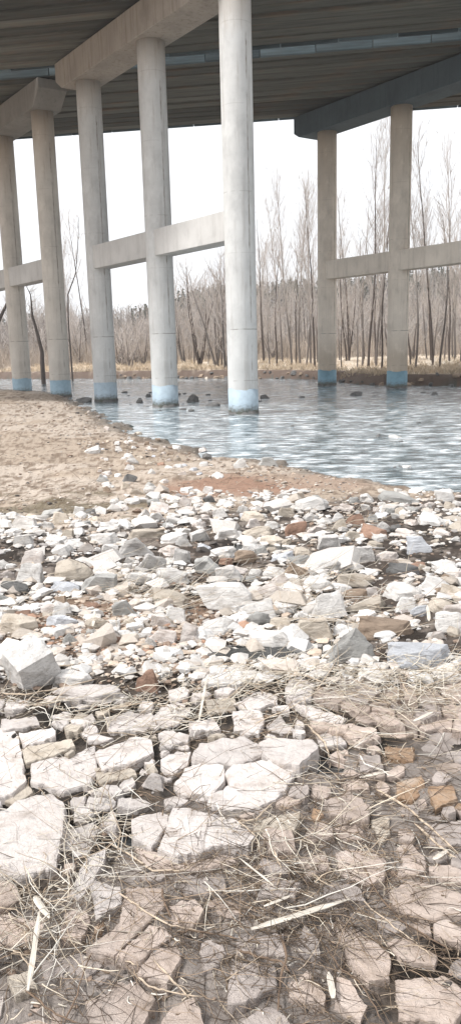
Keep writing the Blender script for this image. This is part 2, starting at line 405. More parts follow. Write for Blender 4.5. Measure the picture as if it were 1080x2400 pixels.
def prism_profile(pts, w, bevel=.03):
    """profile in (u, z), thickness w across"""
    bm = bmesh.new(); a = [bm.verts.new((p[0], -w, p[1])) for p in pts]; b = [bm.verts.new((p[0], w, p[1])) for p in pts]
    bm.faces.new(a); bm.faces.new(b[::-1])
    for i in range(len(pts)):
        j = (i + 1) % len(pts); bm.faces.new((a[j], a[i], b[i], b[j]))
    bmesh.ops.recalc_face_normals(bm, faces=bm.faces)
    bmesh.ops.bevel(bm, geom=list(bm.edges), offset=bevel, segments=2, affect='EDGES', profile=.5)
    return bm

def bent(name_label, cat_group, origin, cols, cap_pts, mcol, mcap, mtie, paint, cols_labels=None, paint_top=1.08):
    root = empty('bridge_pier', origin, ANG_U); tag(root, name_label, 'bridge pier', cat_group)
    for i, a in enumerate(cols):
        me = bm_mesh('column', cyl(RC, RC, -1.2, ZC + .03, 56, 18), True)
        o = link('column', me, mcol, root); o.location = (a, 0, 0)
        # keep the long seam line of the formwork on the camera's right hand
        o.rotation_euler = (0, 0, -ANG_U + .12)
        if cols_labels: o['label'] = cols_labels[i]
        b = cyl(RC + .006, RC + .006, -.6, paint_top, 56, 1)
        for vv in b.verts:
            if vv.co.z > 0: vv.co.z += mn.noise(Vector((vv.co.x * 2 + i * 5, vv.co.y * 2, 0))) * .07 + mn.noise(Vector((vv.co.x * 9, vv.co.y * 9, i))) * .03
        link('paint_band', bm_mesh('paint_band', b, True), paint, o)
        # wet footing collar at the water line
        ft = cyl(RC + .07, RC + .02, -.9, .12, 40, 3)
        for vv in ft.verts: vv.co += Vector((mn.noise(vv.co * 3) * .05, mn.noise(vv.co * 3 + Vector((9, 0, 0))) * .05, mn.noise(vv.co * 4) * .06))
        link('footing_collar', bm_mesh('footing_collar', ft, True), M['slate'], o)
    for a, b in zip(cols[:-1], cols[1:]):
        L = abs(b - a); me = bm_mesh('tie_beam', prism_profile([(.12, ZT0), (L - .12, ZT0), (L - .12, ZT1), (.12, ZT1)], .5, .02))
        o = link('tie_beam', me, mtie, root); o.location = (min(a, b), 0, 0)
    link('cap_beam', bm_mesh('cap_beam', prism_profile(cap_pts, .88, .03)), mcap, root)
    # bearings between the cap and the slabs
    lo, hi = min(p[0] for p in cap_pts), max(p[0] for p in cap_pts)
    k = lo + .5
    while k < hi - .3:
        bb = bmesh.new(); bmesh.ops.create_cube(bb, size=1); bmesh.ops.scale(bb, vec=(.3, .34, .12), verts=bb.verts)
        o = link('bearing_pad', bm_mesh('bearing_pad', bb), M['slate'], root); o.location = (k, 0, ZS - .075); k += 1.4
    return root
zt = ZS - .14
near_cap = [(-2 * SPC - 1.5, ZC + .3), (-2 * SPC - 1.1, ZC), (1.45, ZC), (2.15, ZC + .45), (2.15, zt), (-2 * SPC - 1.5, zt)]
far0 = GAP
far_cap = [(far0 - .7, ZC), (far0 + 2 * SPC + 1.9, ZC), (far0 + 2 * SPC + 2.4, ZC + .3), (far0 + 2 * SPC + 2.4, zt), (far0 - 1.75, zt), (far0 - 1.75, ZC + .85)]
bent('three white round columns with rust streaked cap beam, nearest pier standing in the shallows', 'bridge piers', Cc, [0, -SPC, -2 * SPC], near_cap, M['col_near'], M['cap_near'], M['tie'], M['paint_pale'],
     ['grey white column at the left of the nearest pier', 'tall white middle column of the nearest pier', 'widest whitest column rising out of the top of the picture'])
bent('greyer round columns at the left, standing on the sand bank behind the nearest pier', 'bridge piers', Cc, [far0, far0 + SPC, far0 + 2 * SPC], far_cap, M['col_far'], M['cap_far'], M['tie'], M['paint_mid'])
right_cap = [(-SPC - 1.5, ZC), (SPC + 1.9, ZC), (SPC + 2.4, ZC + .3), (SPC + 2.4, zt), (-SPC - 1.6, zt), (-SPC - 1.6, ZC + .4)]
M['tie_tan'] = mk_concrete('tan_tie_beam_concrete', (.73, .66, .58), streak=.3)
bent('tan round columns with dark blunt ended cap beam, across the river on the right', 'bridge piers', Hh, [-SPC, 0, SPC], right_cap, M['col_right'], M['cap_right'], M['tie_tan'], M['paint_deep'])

def deck(label, u0, u1, edge_left, edge_right):
    """slab beams laid side by side, u measured along the pier from column C"""
    root = empty('bridge_deck', (0, 0, 0)); tag(root, label, 'bridge deck', 'parallel bridge decks')
    n = 12; du = (u1 - u0) / n; th = math.atan2(BR.y, BR.x); perp = Vector((-BR.y, BR.x, 0)); wperp = du * U.dot(perp)
    A1 = Cc; spans = []
    t_right = (Hh + U * 0 - Cc)
    # distance along the bridge between the two pier lines
    den = BR.cross(U).z; Ls = t_right.cross(U).z / den
    for sp, (s0, s1) in enumerate([(-Ls, 0.), (0., Ls), (Ls, 2 * Ls)]):
        for i in range(n):
            uc = u0 + du * (i + .5)
            s_shift = 0
            # ends skewed along the pier line
            hw = wperp / 2 - .06; sk = (U.dot(BR)) / (U.dot(perp))
            zz = ZS + random.uniform(-.07, .07); T = .9
            bm = bmesh.new(); q = []
            for z in (zz, zz + T):
                for (a, b) in ((s0 + .03, -hw), (s1 - .03, -hw), (s1 - .03, hw), (s0 + .03, hw)):
                    q.append(bm.verts.new((a + b * sk, b, z)))
            for f in ((3, 2, 1, 0), (4, 5, 6, 7), (0, 1, 5, 4), (1, 2, 6, 5), (2, 3, 7, 6), (3, 0, 4, 7)): bm.faces.new([q[k] for k in f])
            bmesh.ops.bevel(bm, geom=[e for e in bm.edges], offset=.025, segments=1, affect='EDGES')
            o = link('slab_beam', bm_mesh('slab_beam', bm), M['soffit'], root)
            P = Cc + U * uc; o.location = (P.x, P.y, 0); o.rotation_euler = (0, 0, th)
    for u, side in ((u0, -1), (u1, 1)):
        P = Cc + U * (u + side * .12)
        for k in range(-7, 17):
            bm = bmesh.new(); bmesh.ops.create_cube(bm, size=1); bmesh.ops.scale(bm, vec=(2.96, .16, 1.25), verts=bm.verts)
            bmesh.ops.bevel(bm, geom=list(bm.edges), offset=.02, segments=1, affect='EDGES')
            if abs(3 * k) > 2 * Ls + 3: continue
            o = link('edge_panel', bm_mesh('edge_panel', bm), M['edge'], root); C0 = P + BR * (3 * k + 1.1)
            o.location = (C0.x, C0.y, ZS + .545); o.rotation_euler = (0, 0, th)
        C0 = P + BR * (Ls * .5); L = 3 * Ls + 6
        bm = bmesh.new(); bmesh.ops.create_cube(bm, size=1); bmesh.ops.scale(bm, vec=(L, .3, 1.1), verts=bm.verts)
        o = link('parapet', bm_mesh('parapet', bm), M['soffit'], root); o.location = (C0.x, C0.y, ZS + 1.84); o.rotation_euler = (0, 0, th)
    bm = bmesh.new(); bmesh.ops.create_cube(bm, size=1)
    C0 = Cc + U * ((u0 + u1) / 2) + BR * (Ls * .5); bmesh.ops.scale(bm, vec=(3 * Ls, (u1 - u0) * U.dot(perp) - .4, .25), verts=bm.verts)
    o = link('road_surface', bm_mesh('road_surface', bm), M['slate'], root); o.location = (C0.x, C0.y, ZS + 1.06); o.rotation_euler = (0, 0, th)
deck('stained concrete deck overhead, nearer of the two, above the widest white column', -2 * SPC - 1.8, 2.05, 0, 1)
deck('stained concrete deck behind the blue grey joint strip, farther of the two', 4.05, 21.3, 0, 1)

# ------------------------------------------------------------------ stones
def rough_hull(pts, seed, bev=.05, sub=2, amp=.035, fr=2.6, smooth=False, chip=.11):
    bm = bmesh.new()
    for p in pts: bm.verts.new(p)
    r = bmesh.ops.convex_hull(bm, input=bm.verts)
    bmesh.ops.delete(bm, geom=[v for v in bm.verts if not v.link_faces], context='VERTS')
    bmesh.ops.dissolve_limit(bm, angle_limit=R(9), verts=bm.verts, edges=bm.edges)
    if bev: bmesh.ops.bevel(bm, geom=list(bm.edges), offset=bev, segments=2, affect='EDGES', profile=.6)
    bmesh.ops.triangulate(bm, faces=bm.faces)
    for _ in range(sub):
        L = .22 / (_ + 1)
        es = [e for e in bm.edges if e.calc_length() > L]
        bmesh.ops.subdivide_edges(bm, edges=es, cuts=1, use_grid_fill=False); bmesh.ops.triangulate(bm, faces=bm.faces)
    bm.normal_update(); o = Vector((seed * 7.3, seed * 3.1, 0))
    for v in bm.verts:
        a = mn.fractal(v.co * fr + o, .8, 2.1, 4); b = mn.noise(Vector((v.co.x * 2, v.co.y * 2, v.co.z * 14)) + o)
        vd = mn.voronoi(v.co * 1.9 + o)[0]; v.co += v.normal * (a * amp + b * amp * .45 + ((vd[1] - vd[0]) - .25) * chip)
    return bm_mesh('stone', bm, smooth)

def proto_pts(kind, rd):
    P = []
    if kind == 'block':
        for sx in (-1, 1):
            for sy in (-1, 1):
                for sz in (-1, 1): P.append((sx * rd.uniform(.32, .52), sy * rd.uniform(.3, .52), sz * rd.uniform(.3, .5)))
        for _ in range(5): P.append((rd.uniform(-.45, .45), rd.uniform(-.45, .45), rd.choice((-1, 1)) * rd.uniform(.35, .55)))
        k1, k2, sx_, sy_ = rd.uniform(.5, .9), rd.uniform(.5, .9), rd.uniform(-.2, .2), rd.uniform(-.2, .2)
        P = [(x * (k1 if z > 0 else 1) * rd.uniform(.8, 1) + sx_ * z, y * (k2 if z > 0 else 1) * rd.uniform(.8, 1) + sy_ * z, z * rd.uniform(.7, 1)) for x, y, z in P]
    elif kind == 'slab':
        n = rd.randint(5, 8); t0 = rd.random() * 6
        for i in range(n):
            a = t0 + math.tau * (i + rd.uniform(-.3, .3)) / n; r = rd.uniform(.38, .54)
            P.append((r * math.cos(a) * .86, r * math.sin(a) * .80, .5 * rd.uniform(.1, 1))); r *= rd.uniform(.9, 1.15)
            P.append((r * math.cos(a), r * math.sin(a), -.5))
        P.append((0, 0, .52))
    elif kind == 'wedge':
        P = [(-.5, -.4, -.5), (.5, -.45, -.5), (.45, .45, -.5), (-.45, .4, -.5), (rd.uniform(-.2, .2), rd.uniform(-.2, .2), .5), (rd.uniform(-.3, 0), .3, .25), (rd.uniform(0, .35), -.2, .12), (-.4, -.1, .05)]
    else:
        for i in range(40):
            v = Vector((rd.gauss(0, 1), rd.gauss(0, 1), rd.gauss(0, 1))).normalized() * rd.uniform(.44, .52); P.append(tuple(v))
    return P
PR = {}
PR_CUBE = [(-.5,-.46,-.5),(.48,-.5,-.46),(.5,.5,-.5),(-.5,.47,-.5),(-.47,-.5,.44),(.44,-.42,.36),(.46,.44,.5),(-.42,.5,.48)]
rd = random.Random(5)
for kind, n in (('block', 7), ('slab', 8), ('wedge', 5), ('round', 4)):
    PR[kind] = [rough_hull(proto_pts(kind, rd), i + len(kind), .03 if kind != 'round' else .02, 2, .03 if kind != 'slab' else .022, smooth=(kind == 'round')) for i in range(n)]
MC = {}
PR['cube'] = [rough_hull(PR_CUBE, 3, .03, 3, .035, chip=.06)]
def proto(kind, i, mat):
    i %= len(PR[kind]); k = (kind, i, mat)
    if k not in MC:
        me = PR[kind][i].copy(); me.name = kind + '_stone'; me.materials.clear(); me.materials.append(M[mat]); MC[k] = me
    return MC[k]
FOOT = []                                        # (x, y, radius) of stones already laid
def stone_px(x0, y0, x1, y1, kind, mat, i=None, yaw=None, name='rock', hk=None, sink=.24, tilt=.2, rd=random):
    cx = (x0 + x1) / 2; P = G(cx, y1 - .12 * (y1 - y0)) or G(cx, y1)
    if P is None: return None
    mpp = depth_of(P) / F; W = (x1 - x0) * mpp; dep = math.atan2(HC - P.z, P.y); hp = (y1 - y0) * mpp
    k = hk if hk else {'slab': .28, 'cube': .7, 'block': .6, 'wedge': .6, 'round': .55}[kind]
    h = min(k * W, hp * .95 / max(math.cos(dep), .3) * (1 if kind != 'slab' else .7)); D = (hp - h * math.cos(dep)) / math.sin(dep)
    D = max(W * .45, min(W * 1.3, D))
    me = proto(kind, i if i is not None else rd.randrange(8), mat)
    o = link(name, me); yaw = yaw if yaw is not None else rd.choice((0, math.pi)) + rd.uniform(-.35, .35)
    hh = h / (1 - sink)
    o.scale = (W * 1.04, D * 1.0, hh); o.rotation_euler = (rd.uniform(-tilt, tilt), rd.uniform(-tilt, tilt), yaw)
    y = P.y + D * .42; o.location = (P.x, y, gz(P.x, y) * .6 + P.z * .4 + hh * (.5 - sink))
    o['px'] = cx; o['py'] = (y0 + y1) / 2; FOOT.append((P.x, y, max(W, D) / 2)); return o

HERO = [ # box in the photograph, kind, material, label, short phrase for neighbours
 (0,1490,135,1625,'cube','white',"big cube-like white boulder at the left edge of the paving",'the big cube-like boulder',{'yaw':.70,'hk':.8,'tilt':.001,'sink':.25}),
 (105,1555,225,1620,'slab','white',"leaning white slab touching the right side of the big cube-like boulder",'the leaning white slab',{}),
 (100,1600,306,1662,'slab','pave',"long low white slab just in front of the big cube-like boulder",'the long low white slab',{'hk':.16}),
 (318,1562,380,1632,'wedge','rust',"rusty pointed stone next to a tiny bright white stone",'the rusty pointed stone',{'hk':.9}),
 (372,1563,406,1598,'block','white',"tiny bright white stone right beside the rusty pointed stone",'the tiny bright white stone',{}),
 (745,1482,885,1562,'wedge','grey',"grey pyramid-shaped rock with a pale left face, beside the dark puddle",'the grey pyramid rock',{'hk':.6}),
 (885,1500,1085,1574,'slab','blueish',"broad bluish white slab at the right edge behind the heaped straw",'the broad bluish slab',{'hk':.22}),
 (680,1458,795,1512,'block','cream',"cream block with flat top and shaded front above the dark puddle",'the flat-topped cream block',{}),
 (545,1480,690,1535,'slab','white',"white slab on the left shore of the dark puddle",'the slab by the dark puddle',{}),
 (462,1440,556,1500,'slab','white',"flat white stone between the two pale humped stones",'the flat white stone',{}),
 (415,1460,475,1515,'block','pink',"pale pinkish upright stone left of the flat white stone",'the pinkish upright stone',{}),
 (570,1438,640,1473,'round','grey',"grey-topped low stone in front of the sharp-edged white rock",'the grey-topped low stone',{}),
 (445,1360,600,1442,'block','white',"sharp-edged white rock with two peaks in the middle of the rubble",'the two-peaked white rock',{'hk':.45}),
 (180,1335,300,1400,'block','grey',"grey cracked boulder with a rounded right end, above dark gaps",'the cracked grey boulder',{'hk':.5}),
 (105,1302,225,1370,'slab','cream',"mossy cream slab tilted over a black hollow",'the tilted mossy slab',{'hk':.4,'tilt':.3}),
 (30,1325,108,1372,'block','white',"bright white block left of the tilted mossy slab",'the bright white block',{}),
 (272,1262,368,1308,'wedge','white',"white rock with a bluish peak and a dark right side",'the white peaked rock',{}),
 (362,1272,430,1308,'slab','pink',"pinkish white stone just right of the white peaked rock",'the pinkish flat stone',{}),
 (440,1292,518,1352,'block','grey',"pale rock with dark banded front below a white ridge",'the dark-fronted rock',{}),
 (485,1262,560,1312,'slab','white',"smooth white slab sloping towards the small puddle",'the smooth sloping slab',{}),
 (345,1330,460,1374,'slab','white',"wide white slab in the rubble left of the dark-fronted rock",'the wide white slab',{}),
 (543,1290,605,1328,'round','brown',"dark mossy brown stone at the edge of the small puddle",'the mossy brown stone',{}),
 (632,1292,698,1318,'slab','blueish',"small bright bluish slab right of the small puddle",'the small bluish slab',{}),
 (612,1318,680,1358,'slab','white',"white slab pointing into the small puddle",'the pointed white slab',{}),
 (658,1322,732,1360,'wedge','brown',"brown and white wedge rock right of the small puddle",'the brown wedge rock',{}),
 (712,1308,812,1352,'slab','white',"big smooth white slab right of the brown wedge rock",'the big smooth slab',{}),
 (770,1340,905,1378,'slab','cream',"long cream and pink slab on ochre gravel",'the long cream slab',{}),
 (664,1222,728,1260,'block','rust',"reddish brown stone with a dark front among white rocks",'the reddish brown stone',{}),
 (573,1212,614,1240,'block','pink',"small square pinkish stone in the white rubble",'the square pinkish stone',{}),
 (558,1232,645,1265,'slab','cream',"long cream stone just in front of the square pinkish stone",'the long cream stone',{}),
 (735,1245,810,1298,'block','white',"tall white boulder with a square face behind the big smooth slab",'the tall white boulder',{}),
 (812,1278,890,1325,'block','white',"broad white block with a flat top right of the tall white boulder",'the flat-topped white block',{}),
 (684,1158,780,1202,'slab','white',"white slab with a grey round stone lying on it near the water",'the white slab near the water',{}),
 (730,1150,752,1176,'round','grey',"small grey round stone lying on the white slab near the water",'the small grey round stone',{}),
 (838,1150,878,1182,'block','white',"white block at the water's edge left of the mossy grey stone",'the block at the edge of the water',{}),
 (890,1146,935,1174,'slab','white',"flat white rock at the water's edge, nearest the river",'the flat rock at the water',{}),
 (945,1252,1015,1300,'block','blueish',"white bluish rock beside a deep black hole",'the rock beside the black hole',{}),
 (915,1218,945,1250,'round','slate',"dark slate stone half hidden among pale stones",'the dark slate stone',{}),
 (980,1198,1062,1238,'slab','white',"large pale slab near the right edge of the rubble",'the large pale slab',{}),
 (1015,1270,1085,1350,'slab','white',"large white slab cut by the right edge above brown gravel",'the slab at the right edge',{}),
 (880,1150,1000,1180,'slab','grey',"grey slab lying half in the river",'the grey slab in the river',{}) ,
 (300,1235,390,1264,'slab','cream',"smooth cream oval slab at the back left of the rubble",'the smooth oval slab',{}),
 (20,1208,100,1245,'block','white',"big white rock at the upper left corner of the rubble",'the big rock at the upper left',{}),
 (0,1232,50,1262,'slab','white',"flat white rock cut by the left edge",'the rock at the left edge',{}),
 (95,1250,160,1280,'slab','white',"long white rock behind the tilted mossy slab",'the long white rock',{}),
 (335,1140,372,1160,'round','white',"rounded white cobble alone on the sand",'the white cobble on the sand',{}),
 (343,1166,375,1190,'round','grey',"round grey cobble alone at the edge of the rubble",'the round grey cobble',{}),
 (187,1046,238,1066,'slab','white',"low white rock alone on the open sand",'the low rock on the sand',{}),
 (250,1408,318,1452,'block','grey',"bluish grey block right of the small red stone",'the bluish grey block',{}),
 (195,1408,236,1430,'slab','rust',"small flat red stone in pale gravel",'the small red stone',{}),
 (105,1442,190,1475,'slab','blueish',"pale bluish slab lying on the gravel at the left",'the pale bluish slab',{}),
 (725,1390,820,1455,'block','white',"white rubbly rock behind the flat-topped cream block",'the white rubbly rock',{}),
 (800,1400,915,1442,'slab','cream',"long pale slab behind the brown slab",'the long pale slab',{}),
 (818,1442,990,1500,'slab','brown',"long brown slab behind the broad bluish slab",'the long brown slab',{'hk':.25}),
 (1050,1455,1085,1500,'round','cream',"rounded cream cobble cut by the right edge",'the rounded cream cobble',{}),
 (330,1820,396,1858,'block','pave',"small white cube-like stone standing above the paving joint",'the small white cube',{}),
 (545,1075,585,1100,'wedge','white',"white pointed rock at the tip of the sand spit",'the white pointed rock',{}),
 (600,1072,655,1096,'block','grey',"grey rock at the water's edge beside the white pointed rock",'the grey rock at the spit',{}),
 (470,1062,498,1080,'round','slate',"small dark stone in the shallows at the sand spit",'the dark stone in the shallows',{}),
]
anchors = []
for (x0, y0, x1, y1, kd, mt, lab, short, kw) in HERO:
    o = stone_px(x0, y0, x1, y1, kd, mt, **kw)
    if o is None: continue
    if kd == 'cube':
        W = o.scale.x * .74; o.scale = (W, W * .95, W * .9); o.rotation_euler = (Matrix.Rotation(.30, 3, 'X') @ Matrix.Rotation(-.12, 3, 'Y') @ Matrix.Rotation(.72, 3, 'Z')).to_euler()
    tag(o, lab, 'rock', 'rocks lying on the near bank'); anchors.append(((x0 + x1) / 2, (y0 + y1) / 2, short))

COLN = {'white': 'white', 'pink': 'pinkish white', 'cream': 'cream', 'grey': 'grey', 'slate': 'dark', 'rust': 'rusty red', 'brown': 'brown', 'blueish': 'bluish white', 'pave': 'pale', 'wetpave': 'muddy brown', 'rustpave': 'rust stained', 'greypave': 'grey'}
ORD = ['', 'second ', 'third ', 'fourth ', 'fifth ', 'sixth ', 'seventh ', 'eighth ', 'ninth ', 'tenth ', 'eleventh ', 'twelfth ']
def autolabel(items, anchors, noun_of, trail=''):
    """items: list of (obj, px, py, descr). Names each by its look and its nearest landmark"""
    buckets = {}
    for it in items:
        o, x, y, de = it
        ax, ay, sh = min(anchors, key=lambda a: (a[0] - x) ** 2 + ((a[1] - y) * 1.6) ** 2)
        dx, dy = x - ax, (y - ay) * 1.6
        di = ('right of ' if dx > 0 else 'left of ') if abs(dx) > abs(dy) else ('in front of ' if dy > 0 else 'behind ')
        buckets.setdefault((de, di, sh), []).append((math.hypot(dx, dy), it))
    for (de, di, sh), L in buckets.items():
        L.sort(key=lambda t: t[0])
        for k, (_, it) in enumerate(L):
            o = it[0]; base = f"{de} {noun_of} {di}{sh}"
            if len(L) > 1: base = (f"{ORD[k] if k else 'first '}{de} {noun_of} {di}{sh}")
            o['label'] = base + trail

# smaller stones of the rubble, spread over the ground between the big ones
KM = [('white', .48), ('pink', .20), ('cream', .16), ('grey', .06), ('brown', .05), ('blueish', .04), ('rust', .02), ('slate', .02)]
def pick(rd, L):
    t = rd.random() * sum(w for _, w in L)
    for k, w in L:
        t -= w
        if t <= 0: return k
    return L[-1][0]
rd = random.Random(21); mids = []; tries = 0
boxes = [(h[0], h[1], h[2], h[3]) for h in HERO]
NM = 290
while len(mids) < NM and tries < 16000:
    tries += 1
    y = rd.uniform(1165, 1520) if rd.random() < .88 else rd.uniform(1000, 1165); x = rd.uniform(-10, 1090)
    if y < 1165:
        if x > 440 + (y - 1000) * .6 or x < 220: continue
    if 1165 < y < 1215 and x < 330 - (y - 1165) * 4: continue
    if 1425 < y < 1520 and 60 < x < 440 and rd.random() < .8: continue
    if fbm(np.array([x * .011]), np.array([y * .024]), 19)[0] < .44 and rd.random() < .8: continue
    sc = np.interp(y, [1000, 1170, 1250, 1400, 1520], [.35, .62, .9, 1.25, 1.5]); w = min(rd.lognormvariate(3.74, .32), 84) * sc
    hgt = w * rd.uniform(.42, .62); b = (x - w / 2, y - hgt, x + w / 2, y)
    bad = False
    for q in boxes:
        ox = min(b[2], q[2]) - max(b[0], q[0]); oy = min(b[3], q[3]) - max(b[1], q[1])
        if ox > 0 and oy > 0 and ox * oy > .30 * w * hgt: bad = True; break
    if bad: continue
    kd = pick(rd, [('slab', .56), ('block', .28), ('wedge', .11), ('round', .05)]); mt = pick(rd, KM)
    o = stone_px(*b, kd, mt, rd=rd, tilt=.32, sink=.34)
    if o is None: continue
    boxes.append(b); o['group'] = 'smaller stones of the rubble bank'; o['category'] = 'stone'; o.name = 'stone'
    sz = 'small' if w < 28 * sc else ('mid-sized' if w < 42 * sc else 'larger')
    shp = {'slab': 'flat', 'block': 'blocky', 'wedge': 'pointed', 'round': 'rounded'}[kd]
    mids.append((o, x, y - hgt / 2, f"{sz} {shp} {COLN[mt]}"))
autolabel(mids, anchors, 'stone')

# pebbles and small rubble: far too many to count
def hull_verts(seed):
    bm = bmesh.new(); q = random.Random(seed)
    for _ in range(13):
        v = Vector((q.gauss(0, 1), q.gauss(0, 1), q.gauss(0, 1))).normalized(); bm.verts.new(v * q.uniform(.42, .56))
    bmesh.ops.convex_hull(bm, input=bm.verts); bmesh.ops.delete(bm, geom=[v for v in bm.verts if not v.link_faces], context='VERTS'); bmesh.ops.triangulate(bm, faces=bm.faces)
    bm.verts.index_update(); V = np.array([v.co[:] for v in bm.verts]); Fq = np.array([[v.index for v in f.verts] for f in bm.faces]); bm.free(); return V, Fq
HV = [hull_verts(i) for i in range(14)]
PALP = np.array([(.66, .62, .58), (.58, .51, .45), (.50, .44, .38), (.38, .35, .33), (.30, .22, .17), (.62, .50, .40), (.45, .28, .2), (.70, .68, .66), (.13, .115, .105)])
def scatter_pebbles(name, label, spec, cat='gravel'):
    Vs, Fs, Cs = [], [], []; off = 0
    for (x, y, z, sx, sy, sz, yaw, pr, ci) in spec:
        V, Fq = HV[pr]; c, s_ = math.cos(yaw), math.sin(yaw)
        W = V * np.array([sx, sy, sz]); W = np.stack([W[:, 0] * c - W[:, 1] * s_, W[:, 0] * s_ + W[:, 1] * c, W[:, 2]], -1) + np.array([x, y, z])
        Vs.append(W); Fs.append(Fq + off); off += len(V); Cs.append(np.repeat((PALP[ci] * random.uniform(.8, 1.1))[None], len(V), 0))
    me = mesh_np(name, np.concatenate(Vs), np.concatenate(Fs), False, np.concatenate(Cs))
    return tag(link(name, me, M['pebble']), label, cat, kind='stuff')
def ptscat(n, reg, wpx, pal, rd, rmin=0.0):
    out = []
    while len(out) < n:
        x, y = reg(rd)
        P = G(x, y)
        if P is None: n -= 1; continue
        mpp = depth_of(P) / F; w = rd.lognormvariate(math.log(wpx), .45) * mpp * np.interp(y, [950, 1170, 1500, 2400], [.55, .7, 1.1, 1.5])
        out.append((P.x, P.y, P.z + w * .12, w, w * rd.uniform(.7, 1.2), w * rd.uniform(.35, .7), rd.uniform(0, 6.28), rd.randrange(14), rd.choice(pal)))
    return out
rd = random.Random(3)
def reg_rubble(rd):
    while True:
        x, y = (rd.uniform(-30, 1110) if rd.random() < .55 else rd.choice((rd.uniform(-700, -30), rd.uniform(1110, 1900)))), rd.uniform(1150, 1600)
        if y < 1215 and x < 340 - (y - 1165) * 4 and rd.random() < .9: continue
        if y < 1190 and x > 1110: continue
        if fbm(np.array([x * .012]), np.array([y * .03]), 8)[0] < .40: continue
        return x, y
spec = ptscat(2300, reg_rubble, 27, [0, 0, 1, 7, 7, 0, 2, 0], rd) + ptscat(4800, reg_rubble, 13, [0, 0, 1, 7, 7, 0, 1, 2, 5, 3], rd)
scatter_pebbles('rubble_gravel', 'pale broken gravel filling the gaps between the rocks', spec)
def reg_brown(rd): return rd.gauss(290, 130), rd.gauss(1490, 40)
def reg_fine(rd): return rd.uniform(-500, 1600), 1160 + 500 * rd.random() ** .8
spec = ptscat(2200, reg_brown, 10, [2, 4, 4, 3, 6, 2, 5, 1], rd) + ptscat(6500, reg_fine, 7.5, [8, 3, 4, 2, 4, 8, 8, 4], rd)
scatter_pebbles('fine_gravel', 'fine brown and grey gravel between the stones', spec)
def reg_sand(rd):
    while True:
        y = rd.uniform(935, 1215); x = rd.uniform(-20, 860); lim = np.interp(y, [935, 985, 1050, 1090, 1130], [170, 270, 420, 690, 850])
        if x < lim: 
            if x < lim - 240 and rd.random() < .80: continue
            return x, y
spec = ptscat(1700, reg_sand, 7.5, [2, 4, 5, 2, 4, 8, 2, 3, 4, 1], rd)
scatter_pebbles('sand_pebbles', 'pebbles scattered over the sandy bank', spec)
def reg_near(rd):
    if rd.random() < .35: return rd.uniform(-30, 1110), rd.uniform(1600, 2420)
    return rd.choice((rd.uniform(-900, -30), rd.uniform(1110, 2100))), rd.uniform(1580, 2420)
spec = ptscat(1700, reg_near, 7, [3, 8, 4, 4, 8, 2, 8, 4, 3], rd) + [p_ for p_ in ptscat(2600, reg_near, 30, [2, 3, 1, 0, 4, 2, 5], rd) if abs(proj(np.array([p_[:3]]))[0][0] - 540) > 640]
scatter_pebbles('muddy_gravel', 'muddy gravel in the joints of the broken paving', spec)

# rocks showing in the river
rd = random.Random(9)
WATER = [(436, 928, 470, 945, 'slate', 'dark rock in the river between the middle and widest white columns'), (608, 926, 634, 936, 'slate', 'low black rock just right of the widest white column'),
 (318, 938, 337, 946, 'slate', 'small black rock in the river left of the middle white column'), (820, 920, 852, 929, 'slate', 'flat dark rock in the river between the two tan columns'),
 (905, 1014, 948, 1027, 'white', 'white flat rock in the river below the right tan column'), (880, 1018, 893, 1027, 'slate', 'tiny black rock beside the white flat rock in the river'),
 (680, 997, 690, 1002, 'slate', 'tiny dark rock in the river far right of the widest column'), (940, 1086, 968, 1098, 'white', 'small white rock in the river near the right shore'),
 (842, 1128, 872, 1141, 'blueish', 'bluish white rock in the shallows at the end of the sand spit'), (1010, 920, 1028, 927, 'slate', 'dark rock in the white riffle right of the last tan column'),
 (340, 925, 356, 932, 'slate', 'dark rock in the water touching the middle white column'), (478, 948, 520, 955, 'slate', 'flat dark shoal rock left of the widest white column'),
 (170, 934, 218, 946, 'slate', 'long dark rock at the foot of the left column of the nearest pier'), (700, 930, 716, 934, 'slate', 'speck of dark rock in the river left of the first tan column')]
for x0, y0, x1, y1, mt, lab in WATER:
    P = un((x0 + x1) / 2, y1 - 2, 0); mpp = depth_of(P) / F; W = (x1 - x0) * mpp
    o = link('river_rock', proto('round' if mt == 'slate' else 'slab', rd.randrange(6), mt)); H = (y1 - y0) * mpp * (1.2 if mt == 'slate' else .5)
    o.scale = (W, W * .8, H * 2); o.rotation_euler = (0, 0, rd.uniform(-.4, .4)); o.location = (P.x, P.y + W * .3, -.02)
    tag(o, lab, 'rock', 'rocks standing out of the river')

small_rocks = []
for k in range(34):
    if k < 20: x, y = rd.uniform(175, 520), rd.uniform(918, 968)
    else: x, y = rd.uniform(430, 1070), rd.uniform(915, 1120)
    P = un(x, y, 0)
    if gz(P.x, P.y) > -.02: continue
    mpp = depth_of(P) / F; W = rd.uniform(7, 20) * mpp * (1 if k < 20 else .8)
    o = link('river_stone', proto('round', rd.randrange(6), 'slate')); o.scale = (W, W * .8, W * .45); o.location = (P.x, P.y, .0); o.rotation_euler = (0, 0, rd.uniform(-.5, .5))
    tag(o, None, 'stone', 'small stones breaking the river surface'); small_rocks.append((o, x, y, 'dark'))
